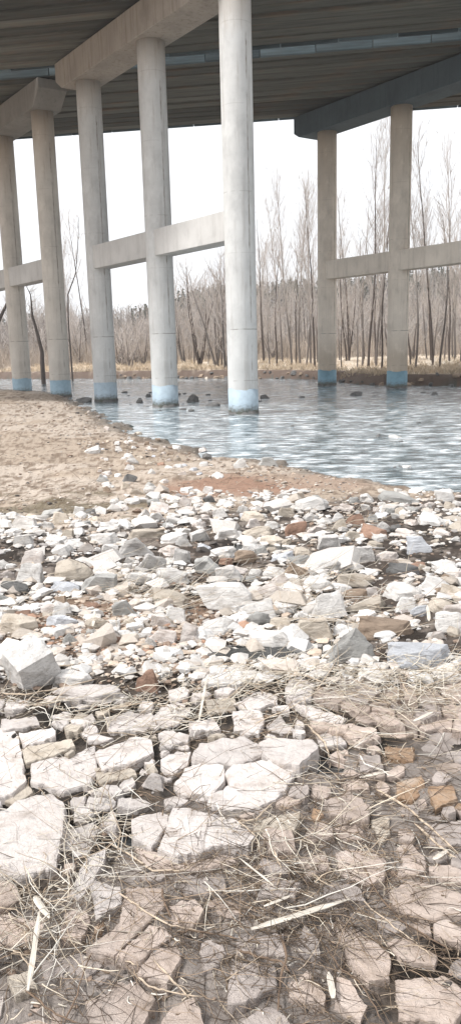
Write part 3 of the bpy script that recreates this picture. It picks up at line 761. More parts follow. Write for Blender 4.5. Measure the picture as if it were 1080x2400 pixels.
# dark stones along the far waterline
bank = []
rd = random.Random(17)
for k in range(84):
    t = k / 83; x = -13 + t * 40; 
    y = float(yline(FAR, np.array([x]))[()] if np.ndim(yline(FAR, x)) == 0 else yline(FAR, x)) + rd.uniform(-.5, .8)
    pxs, pys, dd = proj(np.array([[x, y, .2]])); 
    if not (-30 < pxs[0] < 1110): continue
    mt = pick(rd, [('slate', .5), ('brown', .45), ('cream', .05)]); w = rd.uniform(.25, .8)
    o = link('bank_rock', proto(pick(rd, [('block', .5), ('round', .5)]), rd.randrange(6), mt)); o.scale = (w, w * .8, w * .6)
    o.rotation_euler = (0, 0, rd.uniform(0, 6)); o.location = (x, y, max(gz(x, y), 0) + .05); tag(o, None, 'rock', 'dark rocks along the far waterline')
    bank.append((o, float(pxs[0]), float(pys[0]), COLN[mt]))
COLPX = [(15, 'leftmost column'), (142, 'left grey column'), (247, 'left white column'), (387, 'middle white column'), (571, 'widest white column'), (766, 'first tan column'), (927, 'last tan column')]
autolabel(small_rocks, [(x, 940, 'the foot of the ' + n) for x, n in COLPX], 'river stone')
autolabel(bank, [(x, 895, 'the ' + n) for x, n in COLPX], 'bank rock', ' at the far waterline')

# ------------------------------------------------------------------ broken stone paving in the foreground
def paving(poly, mat, h, label=None, tilt=0., seed=0):
    q = random.Random(seed); cx = sum(p[0] for p in poly) / len(poly); cy = sum(p[1] for p in poly) / len(poly)
    P0 = G(cx, cy); h *= ((.42 if h > .085 else .24) if mat in ('pave', 'cream', 'white') else .3); z = (P0.z if P0 else 1.3) + h + .006
    poly = [(cx + (x - cx) * 1.07, cy + (y - cy) * 1.10) for x, y in poly]
    pts = []
    n = len(poly)
    for i in range(n):
        a, b = Vector(poly[i]), Vector(poly[(i + 1) % n]); L = (b - a).length; k = max(1, int(L / 9))
        for j in range(k):
            p = a.lerp(b, j / k); nn = Vector((-(b - a).y, (b - a).x)).normalized() if L > 0 else Vector((0, 0))
            am = 2.4 if j else 1.2; p = p + nn * q.uniform(-am, am); pts.append(p)
    W = [un(p.x, p.y, z) for p in pts]; C = sum(W, Vector()) / len(W)
    tx, ty = q.uniform(-.05, .05) + tilt, q.uniform(-.05, .05)
    bm = bmesh.new(); top = []
    for w in W:
        l = w - C; top.append(bm.verts.new((l.x, l.y, l.x * tx + l.y * ty)))
    f = bm.faces.new(top); 
    if f.normal.z < 0: f.normal_flip()
    f.normal_update()
    r = bmesh.ops.extrude_face_region(bm, geom=[f]); nv = [e for e in r['geom'] if isinstance(e, bmesh.types.BMVert)]
    hb = h + .06
    # the extruded copy becomes the buried base, a little wider
    newset = set(nv)
    for v in nv: v.co.z -= hb; v.co.x *= 1.03 + q.uniform(-.03, .05); v.co.y *= 1.03 + q.uniform(-.03, .05)
    bmesh.ops.recalc_face_normals(bm, faces=bm.faces)
    te = [e for e in bm.edges if all(v not in newset for v in e.verts)]
    bmesh.ops.bevel(bm, geom=te, offset=min(.012, .25 * h + .003), segments=2, affect='EDGES', profile=.6)
    bmesh.ops.triangulate(bm, faces=[f for f in bm.faces if len(f.verts) > 4])
    for _ in range(3):
        es = [e for e in bm.edges if e.calc_length() > .035]
        if not es or len(bm.verts) > 5000: break
        bmesh.ops.subdivide_edges(bm, edges=es, cuts=1); bmesh.ops.triangulate(bm, faces=bm.faces)
    bm.normal_update(); so = Vector((seed * 1.7, seed * .9, 0))
    for v in bm.verts:
        a = mn.fractal(v.co * 9 + so, .9, 2, 4); b = mn.noise(v.co * 3.5 + so)
        k = 1. if v.normal.z > .8 else 1.4
        v.co.z += (a * .005 + b * .010) * k * (1 if mat in ('pave', 'cream', 'white') else .7)
        if v.normal.z < .8: v.co += v.normal * a * .007
    for v in bm.verts: v.co *= 4                           # stored large so the stone texture keeps its grain
    me = bm_mesh('paving_stone', bm, False); me.materials.append(M[mat])
    o = link('paving_stone', me); o.location = C; o.scale = (.25, .25, .25); o['category'] = 'paving stone'; o['group'] = 'stones of the broken paving'
    return o, cx, cy
PV = [
 ([(-20,1715),(38,1717),(56,1800),(60,1825),(30,1852),(-20,1860)],'pave',.06),
 ([(48,1716),(122,1706),(128,1726),(60,1742)],'pave',.04),
 ([(52,1752),(165,1734),(172,1752),(66,1782)],'cream',.05),
 ([(80,1796),(125,1779),(172,1772),(218,1752),(226,1800),(208,1832),(150,1852),(78,1831)],'pave',.07),
 ([(230,1762),(310,1729),(353,1737),(358,1766),(318,1786),(240,1798)],'pave',.06),
 ([(250,1682),(310,1666),(350,1672),(358,1686),(343,1710),(262,1714)],'pave',.05),
 ([(378,1656),(440,1646),(446,1668),(415,1698),(352,1708)],'pave',.05),
 ([(8,1686),(85,1678),(90,1699),(8,1710)],'pave',.04),
 ([(445,1692),(500,1686),(514,1708),(452,1713)],'pave',.05),
 ([(378,1776),(415,1759),(444,1767),(438,1795),(405,1814),(382,1796)],'pave',.06),
 ([(412,1836),(435,1797),(480,1789),(520,1802),(523,1832),(495,1862),(427,1856)],'pave',.09),
 ([(470,1740),(560,1731),(600,1737),(618,1764),(560,1784),(500,1788),(455,1775)],'pave',.09),
 ([(608,1737),(733,1731),(742,1756),(700,1796),(655,1790),(622,1764)],'pave',.10),
 ([(548,1790),(640,1787),(690,1803),(664,1850),(600,1852),(540,1836),(528,1812)],'pave',.10),
 ([(500,1862),(538,1842),(600,1857),(655,1855),(640,1872),(545,1900),(490,1882)],'pave',.09),
 ([(225,1802),(298,1796),(318,1818),(235,1830)],'cream',.05),
 ([(8,1868),(35,1848),(65,1838),(75,1858),(32,1882)],'cream',.05),
 ([(-20,1908),(30,1890),(118,1862),(150,1890),(145,1940),(130,2028),(62,2042),(-20,2048)],'pave',.10),
 ([(145,1950),(218,1928),(232,1945),(214,1984),(200,2002),(160,2006),(146,1990)],'pave',.07),
 ([(162,2090),(200,2024),(246,1992),(240,2030),(202,2094),(184,2106)],'pave',.08),
 ([(310,1917),(375,1902),(403,1916),(372,1962),(355,1983),(315,1962)],'pave',.07),
 ([(410,1902),(450,1897),(540,1922),(590,1960),(575,1984),(500,1980),(470,1994),(412,2000),(378,1984)],'pave',.07),
 ([(325,1988),(370,1998),(470,2008),(575,1998),(560,2022),(450,2040),(350,2030)],'wetpave',.035),
 ([(296,2082),(375,2084),(384,2124),(290,2213),(270,2233),(212,2214),(282,2160)],'wetpave',.035),
 ([(276,2240),(350,2168),(385,2172),(400,2190),(350,2230),(330,2250)],'wetpave',.035),
 ([(336,2256),(370,2227),(413,2217),(420,2250),(390,2300),(326,2280)],'wetpave',.035),
 ([(216,2066),(280,2082),(284,2120),(226,2150)],'pave',.03),
 ([(396,2122),(455,2117),(474,2140),(450,2174),(405,2164)],'wetpave',.03),
 ([(790,2006),(860,1992),(904,2016),(900,2054),(865,2070),(800,2050)],'wetpave',.035),
 ([(915,2086),(955,2062),(1020,2076),(1095,2108),(1095,2142),(1020,2150),(965,2141),(925,2116)],'wetpave',.04),
 ([(910,2210),(960,2197),(1024,2240),(1014,2260),(940,2245)],'wetpave',.03),
 ([(786,2172),(820,2157),(860,2200),(908,2230),(910,2290),(862,2300),(820,2250)],'wetpave',.035),
 ([(545,2252),(640,2262),(645,2310),(577,2344),(538,2350)],'greypave',.03),
 ([(556,2190),(660,2192),(668,2238),(560,2226)],'greypave',.03),
 ([(682,2292),(720,2277),(764,2325),(760,2352),(676,2336)],'wetpave',.03),
 ([(730,1687),(868,1706),(888,1725),(840,1740),(800,1716),(736,1706)],'wetpave',.05),
 ([(740,1722),(790,1716),(810,1744),(752,1750)],'pave',.04),
 ([(904,1752),(970,1747),(965,1782),(912,1776)],'rustpave',.04),
 ([(1006,1846),(1060,1842),(1070,1870),(1020,1896)],'rustpave',.04),
 ([(930,1832),(985,1817),(995,1850),(965,1875),(932,1870)],'rustpave',.04),
 ([(762,1876),(820,1857),(868,1890),(860,1920),(777,1910)],'wetpave',.04),
 ([(597,1922),(640,1907),(700,1902),(690,1943),(602,1945)],'cream',.05),
 ([(617,1952),(680,1948),(690,1988),(632,1994)],'wetpave',.04),
 ([(796,1832),(850,1827),(864,1850),(822,1855)],'wetpave',.04),
 ([(866,1922),(908,1917),(914,1950),(890,1978)],'cream',.04),
 ([(546,1668),(608,1664),(618,1685),(605,1714),(552,1710)],'pave',.06),
 ([(622,1696),(655,1674),(690,1708),(675,1721),(632,1706)],'pave',.06),
 ([(552,1646),(610,1622),(648,1632),(648,1650),(582,1660)],'pave',.06),
 ([(690,1652),(750,1662),(808,1681),(800,1692),(737,1685)],'pave',.05),
 ([(482,1640),(545,1632),(552,1660),(490,1672)],'cream',.05),
 ([(475,1580),(540,1560),(590,1580),(560,1606),(480,1606)],'white',.06),
 ([(150,2140),(205,2120),(212,2160),(190,2200),(145,2190)],'wetpave',.03),
 ([(100,2250),(190,2230),(235,2260),(190,2300),(110,2290)],'greypave',.03),
 ([(200,2330),(320,2300),(360,2340),(330,2400),(220,2400)],'wetpave',.03),
 ([(930,2300),(1040,2290),(1095,2330),(1060,2400),(940,2380)],'wetpave',.03),
 ([(430,2060),(520,2050),(530,2085),(440,2095)],'greypave',.025),
 ([(700,2010),(760,1990),(775,2030),(720,2050)],'wetpave',.03),
 ([(620,2060),(700,2070),(690,2105),(610,2100)],'greypave',.025),
 ([(840,1765),(890,1768),(895,1800),(845,1805)],'greypave',.03),
 ([(995,1930),(1090,1920),(1095,1975),(1010,1985)],'greypave',.03),
 ([(20,2290),(70,2270),(90,2310),(40,2330)],'cream',.04),
]
pvs = []
for i, (poly, mt, h) in enumerate(PV):
    o, cx, cy = paving(poly, mt, h, seed=i); a = max(p[0] for p in poly) - min(p[0] for p in poly)
    sz = 'small' if a < 75 else ('wide' if a > 125 else 'mid-sized')
    pvs.append((o, cx, cy, f"{sz} {COLN.get(mt, mt)}"))
# the joints between the traced stones are closed by further stones, each cut to the room its neighbours leave
def lvl(x, y): w = un(x, y, 1.3); return (w.x, w.y)
occ = []; polys = []
for poly, mt, h in PV:
    W = [lvl(*p) for p in poly]; polys.append(W); c = (sum(p[0] for p in W) / len(W), sum(p[1] for p in W) / len(W)); n = len(W)
    for i in range(n):
        a, b = W[i], W[(i + 1) % n]; L = math.hypot(b[0] - a[0], b[1] - a[1]); k = max(1, int(L / .03))
        for j in range(k):
            t = j / k; x = a[0] + (b[0] - a[0]) * t; y = a[1] + (b[1] - a[1]) * t; occ.append((x + (x - c[0]) * .05, y + (y - c[1]) * .05))
for bx_ in boxes[:len(HERO)]:
    if bx_[3] > 1585:
        for i in range(7):
            for j in range(3): occ.append(lvl(bx_[0] + (bx_[2] - bx_[0]) * i / 6, bx_[1] + (bx_[3] - bx_[1]) * (.4 + .3 * j)))
def inside(p, W):
    r = False; n = len(W)
    for i in range(n):
        a, b = W[i], W[(i + 1) % n]
        if (a[1] > p[1]) != (b[1] > p[1]) and p[0] < (b[0] - a[0]) * (p[1] - a[1]) / (b[1] - a[1]) + a[0]: r = not r
    return r
fr_ = random.Random(4); seeds = []
for _ in range(9000):
    pp = (fr_.uniform(-20, 1100), 1625 + 800 * fr_.random() ** .8); w_ = lvl(*pp)
    if any(inside(w_, W) for W in polys): continue
    if min((w_[0] - a[0]) ** 2 + (w_[1] - a[1]) ** 2 for a in occ) < .030 ** 2: continue
    if pp[1] > 1960 and fr_.random() < .3: pass
    dm = (.085 if pp[1] < 1960 or pp[0] > 950 else .175) + .05 * math.sin(w_[0] * 9 + 1) * math.sin(w_[1] * 7)
    if seeds and min((w_[0] - a[0]) ** 2 + (w_[1] - a[1]) ** 2 for a, _p in seeds) < dm ** 2: continue
    if 700 < pp[0] < 800 and 1750 < pp[1] < 1830 or 275 < pp[0] < 315 and 1930 < pp[1] < 2000 or 0 < pp[0] < 150 and 2045 < pp[1] < 2090 or 920 < pp[0] < 1010 and 1680 < pp[1] < 1720: continue
    seeds.append((w_, pp))
allp = [a for a in occ] + [a for a, _p in seeds]
def clip(P, mx, my, nx_, ny_):
    out = []
    for i in range(len(P)):
        a, b = P[i], P[(i + 1) % len(P)]; da = (a[0] - mx) * nx_ + (a[1] - my) * ny_; db = (b[0] - mx) * nx_ + (b[1] - my) * ny_
        if da <= 0: out.append(a)
        if (da < 0 < db) or (db < 0 < da): t = da / (da - db); out.append((a[0] + (b[0] - a[0]) * t, a[1] + (b[1] - a[1]) * t))
    return out
for k_, (sp_, pp) in enumerate(seeds):
    R0 = .19; C_ = [(sp_[0] + R0 * math.cos(a * math.tau / 9), sp_[1] + R0 * math.sin(a * math.tau / 9)) for a in range(9)]
    for a in allp:
        dx, dy = a[0] - sp_[0], a[1] - sp_[1]; L = math.hypot(dx, dy)
        if L < 1e-6 or L > .3: continue
        nx_, ny_ = dx / L, dy / L; m_ = L / 2 - .004; C_ = clip(C_, sp_[0] + nx_ * m_, sp_[1] + ny_ * m_, nx_, ny_)
        if len(C_) < 3: break
    if len(C_) < 3: continue
    C2 = []
    for a, b in zip(C_, C_[1:] + C_[:1]):
        if math.hypot(a[0] - b[0], a[1] - b[1]) > .012: C2.append(a)
    if len(C2) < 3: continue
    xs, ys, _d = proj(np.array([[a[0], a[1], 1.3] for a in C2])); poly = list(zip(xs.tolist(), ys.tolist())); wd_ = max(xs) - min(xs)
    if wd_ < 22: continue
    pale = pp[1] < 1640 + 390 * max(0, 1 - pp[0] / 900) ** .5 and pp[0] < 740
    mt = pick(fr_, [('pave', .82), ('cream', .14), ('greypave', .04)]) if pale else pick(fr_, [('wetpave', .55), ('greypave', .33), ('rustpave', .12 if pp[0] > 700 else .03)])
    if poly[0] is None: continue
    PV.append((poly, mt, fr_.uniform(.045, .075) if pale else fr_.uniform(.012, .03)))
for i in range(len(pvs), len(PV)):
    poly, mt, h = PV[i]; a1 = sum((poly[j][0] * poly[(j + 1) % len(poly)][1] - poly[(j + 1) % len(poly)][0] * poly[j][1]) for j in range(len(poly)))
    poly = [((x - sum(p[0] for p in poly) / len(poly)) / 1.07 + sum(p[0] for p in poly) / len(poly), (y - sum(p[1] for p in poly) / len(poly)) / 1.10 + sum(p[1] for p in poly) / len(poly)) for x, y in poly]
    o, cx, cy = paving(poly, mt, h, seed=i); a = max(p[0] for p in poly) - min(p[0] for p in poly)
    pvs.append((o, cx, cy, f"{'small' if a < 75 else ('wide' if a > 125 else 'mid-sized')} {COLN.get(mt, mt)}"))
print('paving', len(pvs))
STK_ANCH = [(700, 2148, 'the thick white driftwood stick'), (82, 2210, 'the upright white splinter'), (776, 2290, 'the short split white stick'), (475, 1640, 'the straight white reed'), (362, 1838, 'the small white cube'),
            (68, 1560, 'the big cube-like boulder'), (755, 1790, 'the black hole in the paving'), (985, 1535, 'the broad bluish slab'), (350, 1597, 'the rusty pointed stone'), (295, 1965, 'the narrow water-filled joint'), (965, 1700, 'the dark hollow under the straw')]
autolabel(pvs, STK_ANCH, 'paving stone')

# ------------------------------------------------------------------ stalks, twigs, driftwood
def tubes(paths, rads, cols=None, n=3):
    """paths list of (k,3) arrays, rads list of (k,) arrays"""
    Vs, Fs, Cs = [], [], []; off = 0
    a = np.arange(n) * 2 * np.pi / n; ca, sa = np.cos(a), np.sin(a)
    for i, (P, r) in enumerate(zip(paths, rads)):
        P = np.asarray(P, float); k = len(P); T = np.gradient(P, axis=0); T /= np.linalg.norm(T, axis=1)[:, None] + 1e-9
        ref = np.array([0, 0, 1.]) if abs(T[0, 2]) < .8 else np.array([1., 0, 0]); A = np.cross(T, ref); A /= np.linalg.norm(A, axis=1)[:, None] + 1e-9; B = np.cross(T, A)
        V = P[:, None] + (A[:, None] * ca[None, :, None] + B[:, None] * sa[None, :, None]) * np.asarray(r)[:, None, None]
        Vs.append(V.reshape(-1, 3)); id_ = np.arange(k * n).reshape(k, n) + off; nx_ = np.roll(id_, -1, 1)
        Fs.append(np.stack([id_[:-1], nx_[:-1], nx_[1:], id_[1:]], -1).reshape(-1, 4)); off += k * n
        if cols is not None: Cs.append(np.repeat(np.asarray(cols[i])[None], k * n, 0))
    return np.concatenate(Vs), np.concatenate(Fs), (np.concatenate(Cs) if cols is not None else None)

STC = np.array([(.80, .73, .62), (.70, .61, .49), (.56, .45, .34), (.85, .80, .72), (.38, .28, .2), (.20, .145, .10), (.12, .09, .07)])
def stalk_path(x, y, L, yaw, pitch, q, k=6, bend=.6, lift=.01):
    p = np.array([x, y, gz(x, y) + lift]); out = [p.copy()]; st = L / (k - 1)
    for j in range(k - 1):
        yaw += q.gauss(0, bend / k); pitch += q.gauss(0, bend * .5 / k)
        p = p + st * np.array([math.cos(yaw) * math.cos(pitch), math.sin(yaw) * math.cos(pitch), math.sin(pitch)])
        out.append(p.copy())
    out = np.array(out)
    for j in range(1, k):
        g_ = gz(out[j, 0], out[j, 1]) + .003
        if out[j, 2] < g_: out[j, 2] = g_
    return out
q = random.Random(33)
def litter(name, label, clusters, pal, rmm=(.6, 1.7), Ls=(.06, .34), dens=.5):
    ps, rs, cs = [], [], []
    for (cx, cy, sx, sy, n, yaw0, lift) in clusters:
        for _ in range(int(n * dens)):
            P = G(q.gauss(cx, sx), q.gauss(cy, sy))
            if P is None or P.y > 30: continue
            L = q.uniform(*Ls) * q.uniform(.5, 1.2); yaw = (yaw0 + q.gauss(0, .55)) if yaw0 is not None and q.random() < .7 else q.uniform(0, 6.28)
            p = stalk_path(P.x, P.y, L, yaw, q.gauss(.10, .22), q, 6, q.choice((.6, 1.3, 2.4)), q.uniform(.0, lift))
            ps.append(p); r = q.uniform(*rmm) * .001 * (1 + .12 * P.y); rs.append(np.linspace(r, r * .35, 6)); cs.append(STC[q.choice(pal)] * q.uniform(.8, 1.08))
    V, Fq, Cq = tubes(ps, rs, cs, 3); return tag(link(name, mesh_np(name, V, Fq, True, Cq), M['stalk']), label, 'dry grass', kind='stuff')
pale = [0, 0, 1, 1, 3, 3, 2]; mixd = [1, 2, 2, 4, 4, 5, 5, 6, 6, 6]
litter('dry_stalks', 'heaped pale dry stalks washed onto the paving', [
 (800, 1618, 190, 26, 620, .15, .07), (960, 1660, 90, 45, 330, None, .09), (620, 1590, 80, 18, 150, .1, .05), (1040, 1590, 60, 30, 130, .2, .06),
 (260, 1680, 150, 26, 260, .1, .05), (380, 1700, 90, 40, 130, None, .05), (60, 1650, 60, 14, 80, .1, .03),
 (90, 2160, 90, 90, 330, None, .06), (215, 1960, 45, 60, 170, None, .07), (240, 1990, 50, 30, 80, None, .05),
 (640, 2030, 90, 60, 130, -.9, .05), (780, 1720, 60, 60, 110, -.8, .06), (940, 2000, 130, 110, 40, -.7, .03), (700, 1880, 90, 70, 50, -.8, .04)], pale, (.7, 2.2), dens=.55)
litter('dark_roots', 'thin dark roots and stems clinging to the paving joints', [(560, 2150, 420, 150, 1100, -.6, .015), (800, 1950, 220, 180, 600, -.8, .015), (450, 1780, 350, 90, 450, .2, .015)], [5, 6, 6, 6, 4], (.6, 1.5), (.08, .34), .75)
litter('plant_debris', 'fine brown stems and roots strewn over the broken paving', [
 (540, 1900, 400, 160, 900, None, .03), (700, 2180, 260, 120, 800, -.8, .025), (250, 2200, 200, 120, 420, None, .03), (900, 1850, 150, 120, 520, -.6, .03),
 (500, 1700, 330, 60, 520, .1, .03), (560, 2020, 140, 50, 260, None, .04), (900, 2200, 150, 130, 380, -.7, .02), (1450, 1900, 220, 250, 500, None, .03), (-350, 1900, 220, 250, 500, None, .03), (850, 1640, 200, 40, 330, .1, .05)], mixd, (.5, 1.3), (.05, .26), .45)
litter('sand_debris', 'dark twigs and washed-up stems lying on the sand', [(200, 1120, 220, 45, 260, .05, .01), (330, 1050, 120, 40, 120, .1, .01), (120, 1180, 130, 20, 150, .1, .01), (60, 960, 90, 25, 120, -.1, .01), (600, 1120, 90, 15, 60, 0, .01)], [4, 5, 6, 2, 5], (.8, 1.8), (.1, .5), 1.)
litter('bank_stalks', 'dry stalks caught between the rubble stones', [
 (310, 1390, 60, 22, 70, .3, .05), (560, 1400, 330, 60, 200, .1, .05), (700, 1370, 60, 20, 70, .4, .06), (420, 1400, 60, 20, 60, .2, .05), (800, 1230, 60, 14, 50, .2, .05), (700, 1470, 200, 30, 110, 0, .05), (200, 1420, 120, 30, 60, 0, .04)], [0, 1, 3, 2, 4], (.8, 1.6), (.1, .5), 1.)
litter('leaf_shreds', 'short torn shreds of dry leaf on the ground', [(540, 2000, 420, 260, 1500, None, .02), (540, 1640, 380, 50, 600, None, .03)], [0, 3, 1, 2, 4, 5], (1., 2.6), (.015, .05), .8)

# single sticks one can point to
def stick(pxs, wpx0, wpx1, mat, label, cat='stick', name='stick', lift=.02, flat=1.0, taper=.35, knob=0):
    P = []
    for (x, y) in pxs:
        g_ = G(x, y); P.append(un(x, y, g_.z + lift))
    D = depth_of(P[0]); r0 = wpx0 * D / F / 2; r1 = wpx1 * D / F / 2
    # smooth polyline
    pts = []
    for i in range(len(P) - 1):
        for j in range(5):
            t = j / 5; p = P[i].lerp(P[i + 1], t); pts.append(p + Vector((q.gauss(0, .0015), q.gauss(0, .0015), q.gauss(0, .001))))
    pts.append(P[-1]); C = sum(pts, Vector()) / len(pts); A = np.array([list(p - C) for p in pts]); k = len(A)
    t = np.linspace(0, 1, k); r = r0 + (r1 - r0) * t; r = r * (1 + .12 * np.sin(t * 19 + len(pxs)) + .08 * np.sin(t * 47)); r[0] *= taper; r[-1] *= taper
    V, Fq, _ = tubes([A], [r], None, 8); me = mesh_np(name, V, Fq, True)
    bm = bmesh.new(); bm.from_mesh(me); bmesh.ops.holes_fill(bm, edges=[e for e in bm.edges if e.is_boundary]); bm.to_mesh(me); bm.free()
    me.materials.append(M[mat]); o = link(name, me); o.location = C; tag(o, label, cat, 'single sticks on the ground'); return o
# the thick bleached piece, split and tapering
def splinter(x0, y0, x1, y1, wpx, label, lift=.03, name='driftwood', taper=(.5, .25), seed=1, thick=.5):
    a = G(x0, y0); b = G(x1, y1); zz = max(a.z, b.z) + lift; A, B = un(x0, y0, zz), un(x1, y1, zz + .006); L = (B - A).length; w = wpx * depth_of(A) / F
    bm = bmesh.new(); n = 22; prev = None; qq = random.Random(seed)
    j0 = [qq.uniform(-.1, .1) for _ in range(n + 1)]
    for i in range(n + 1):
        t = i / n; wd = w * (.5 if True else 0) * min(1, taper[0] + t * 6 * (1 - taper[0]), taper[1] + (1 - t) * 4 * (1 - taper[1])) * (1 + j0[i] * .5)
        x = (t - .5) * L; ring = []
        for s_ in range(8):
            an = s_ * math.tau / 8 + .39; rr = 1 + qq.uniform(-.06, .06) + (.13 if s_ % 3 == 0 else -.05)
            ring.append(bm.verts.new((math.cos(an) * wd * rr + .04 * w * math.sin(t * 5), x, math.sin(an) * wd * thick * rr)))
        if prev:
            for s_ in range(8): bm.faces.new((prev[s_], prev[(s_ + 1) % 8], ring[(s_ + 1) % 8], ring[s_]))
        else: bm.faces.new(ring)
        prev = ring
    bm.faces.new(prev[::-1]); bmesh.ops.recalc_face_normals(bm, faces=bm.faces)
    me = bm_mesh(name, bm); me.materials.append(M['driftwood']); o = link(name, me); o.location = (A + B) / 2
    o.rotation_euler = (B - A).to_track_quat('Y', 'Z').to_euler(); tag(o, label, 'driftwood', 'bleached driftwood pieces'); return o
splinter(588, 2178, 818, 2108, 15, 'thick white driftwood stick lying across the wet paving', .035, seed=2)
splinter(618, 2124, 686, 2098, 8, 'short white splinter just above the thick white driftwood stick', .03, seed=3)
splinter(66, 2322, 95, 2130, 13, 'upright-looking long white splinter near the left bottom corner', .045, seed=4)
splinter(82, 2102, 116, 2152, 15, 'stubby white wood piece above the long white splinter', .05, seed=5)
splinter(780, 2340, 770, 2278, 15, 'short split white stick near the bottom right of the paving', .03, seed=6)
splinter(466, 1690, 484, 1592, 6, 'straight white reed standing out over pale paving', .05, seed=7)
splinter(1014, 2014, 1048, 1994, 12, 'small square-cut wood chip near the right edge', .03, seed=8)
splinter(842, 1822, 912, 1808, 9, 'pale wood strip lying beside the rust stained stone', .03, seed=9)
splinter(218, 1468, 223, 1430, 7, 'little white stick upright in the pale gravel', .05, seed=10)
splinter(1004, 1455, 1001, 1418, 8, 'little white stick upright in gravel near the right edge', .05, seed=11)
splinter(968, 1690, 1015, 1668, 9, 'white flat stalk piece on top of the straw heap', .07, seed=12)
splinter(640, 2075, 560, 2010, 5, 'broad pale stem leaning on brown stalks right of centre', .06, seed=13)
ST = [([(200,2232),(240,2235),(290,2250),(318,2262)],4,3,'twig','bent pale twig crossing the muddy stones at lower left'),
 ([(360,2250),(400,2290),(445,2340)],5,4,'twig','straight pale twig slanting across the lower middle'),
 ([(325,2290),(345,2310),(390,2325),(475,2335)],5,3,'twig','long curved pale twig below the slanting twig'),
 ([(280,2090),(330,2130),(400,2170),(470,2182)],5,3,'twig','brown branching twig over the big muddy stone'),
 ([(410,2185),(450,2180),(510,2190),(560,2200)],5,3,'twig_dark','dark curved root beside the big muddy stone'),
 ([(150,2400),(180,2330),(215,2230),(245,2150)],5,3,'twig_dark','long dark root running up the lower left'),
 ([(555,2225),(600,2240),(660,2255),(680,2280)],6,4,'twig_dark','thick dark root between two grey muddy stones'),
 ([(660,2190),(672,2240),(655,2300),(650,2370)],7,4,'twig_dark','thick dark root beside the short split stick'),
 ([(840,2010),(880,2090),(940,2160),(1060,2230)],4,3,'twig_dark','long dark stem slanting down the right side'),
 ([(880,1850),(950,1890),(1020,1950),(1080,2010)],6,4,'twig','long pale reed slanting to the right edge'),
 ([(970,1930),(1030,1985),(1090,2030)],6,4,'twig','pale reed parallel to the longest reed, nearer the corner'),
 ([(720,1700),(760,1740),(775,1780),(770,1815)],5,3,'twig','curved pale stem hooking over the black hole'),
 ([(540,1552),(600,1550),(680,1570),(760,1600)],4,3,'twig','long thin straw along the top of the straw heap'),
 ([(900,1640),(960,1625),(1090,1570)],5,4,'twig','long pale straw pointing at the broad bluish slab'),
 ([(930,1560),(945,1610),(970,1650)],4,3,'twig','steep pale straw standing in the right straw heap'),
 ([(640,1880),(600,1920),(560,1925),(600,1960)],4,3,'twig','looped twig right of the big white paving block'),
 ([(255,1975),(300,2000),(360,2040),(430,2040),(480,2010)],5,3,'twig','forked twig below the mottled white paving stones'),
 ([(60,2320),(120,2370),(190,2400)],5,3,'twig_dark','dark twig in the bottom left corner'),
 ([(380,2080),(385,2110),(400,2150)],6,4,'twig_dark','short dark root over the edge of the big muddy stone'),
 ([(640,1990),(660,2040),(648,2080)],5,3,'twig','short pale stem among the brown stalks'),
 ([(820,2080),(870,2130),(960,2200),(1020,2245)],4,2,'twig','thin pale stem along the muddy stones at right'),
 ([(760,2220),(790,2260),(850,2310),(900,2400)],4,3,'twig_dark','dark stem right of the short split stick'),
 ([(5,1625),(60,1628),(150,1612),(230,1590)],4,3,'twig','long straw in front of the big cube-like boulder'),
 ([(130,1562),(180,1556),(210,1550)],4,2,'twig','short straw behind the leaning white slab'),
 ([(620,1462),(700,1450),(790,1450),(880,1475)],4,2,'twig','arched straw over the brown slab'),
 ([(60,1312),(90,1325),(130,1300),(170,1290)],3,2,'twig','thin straw over the upper left rubble'),
]
for pts, w0, w1, mt, lab in ST: stick(pts, w0, w1, mt, lab)

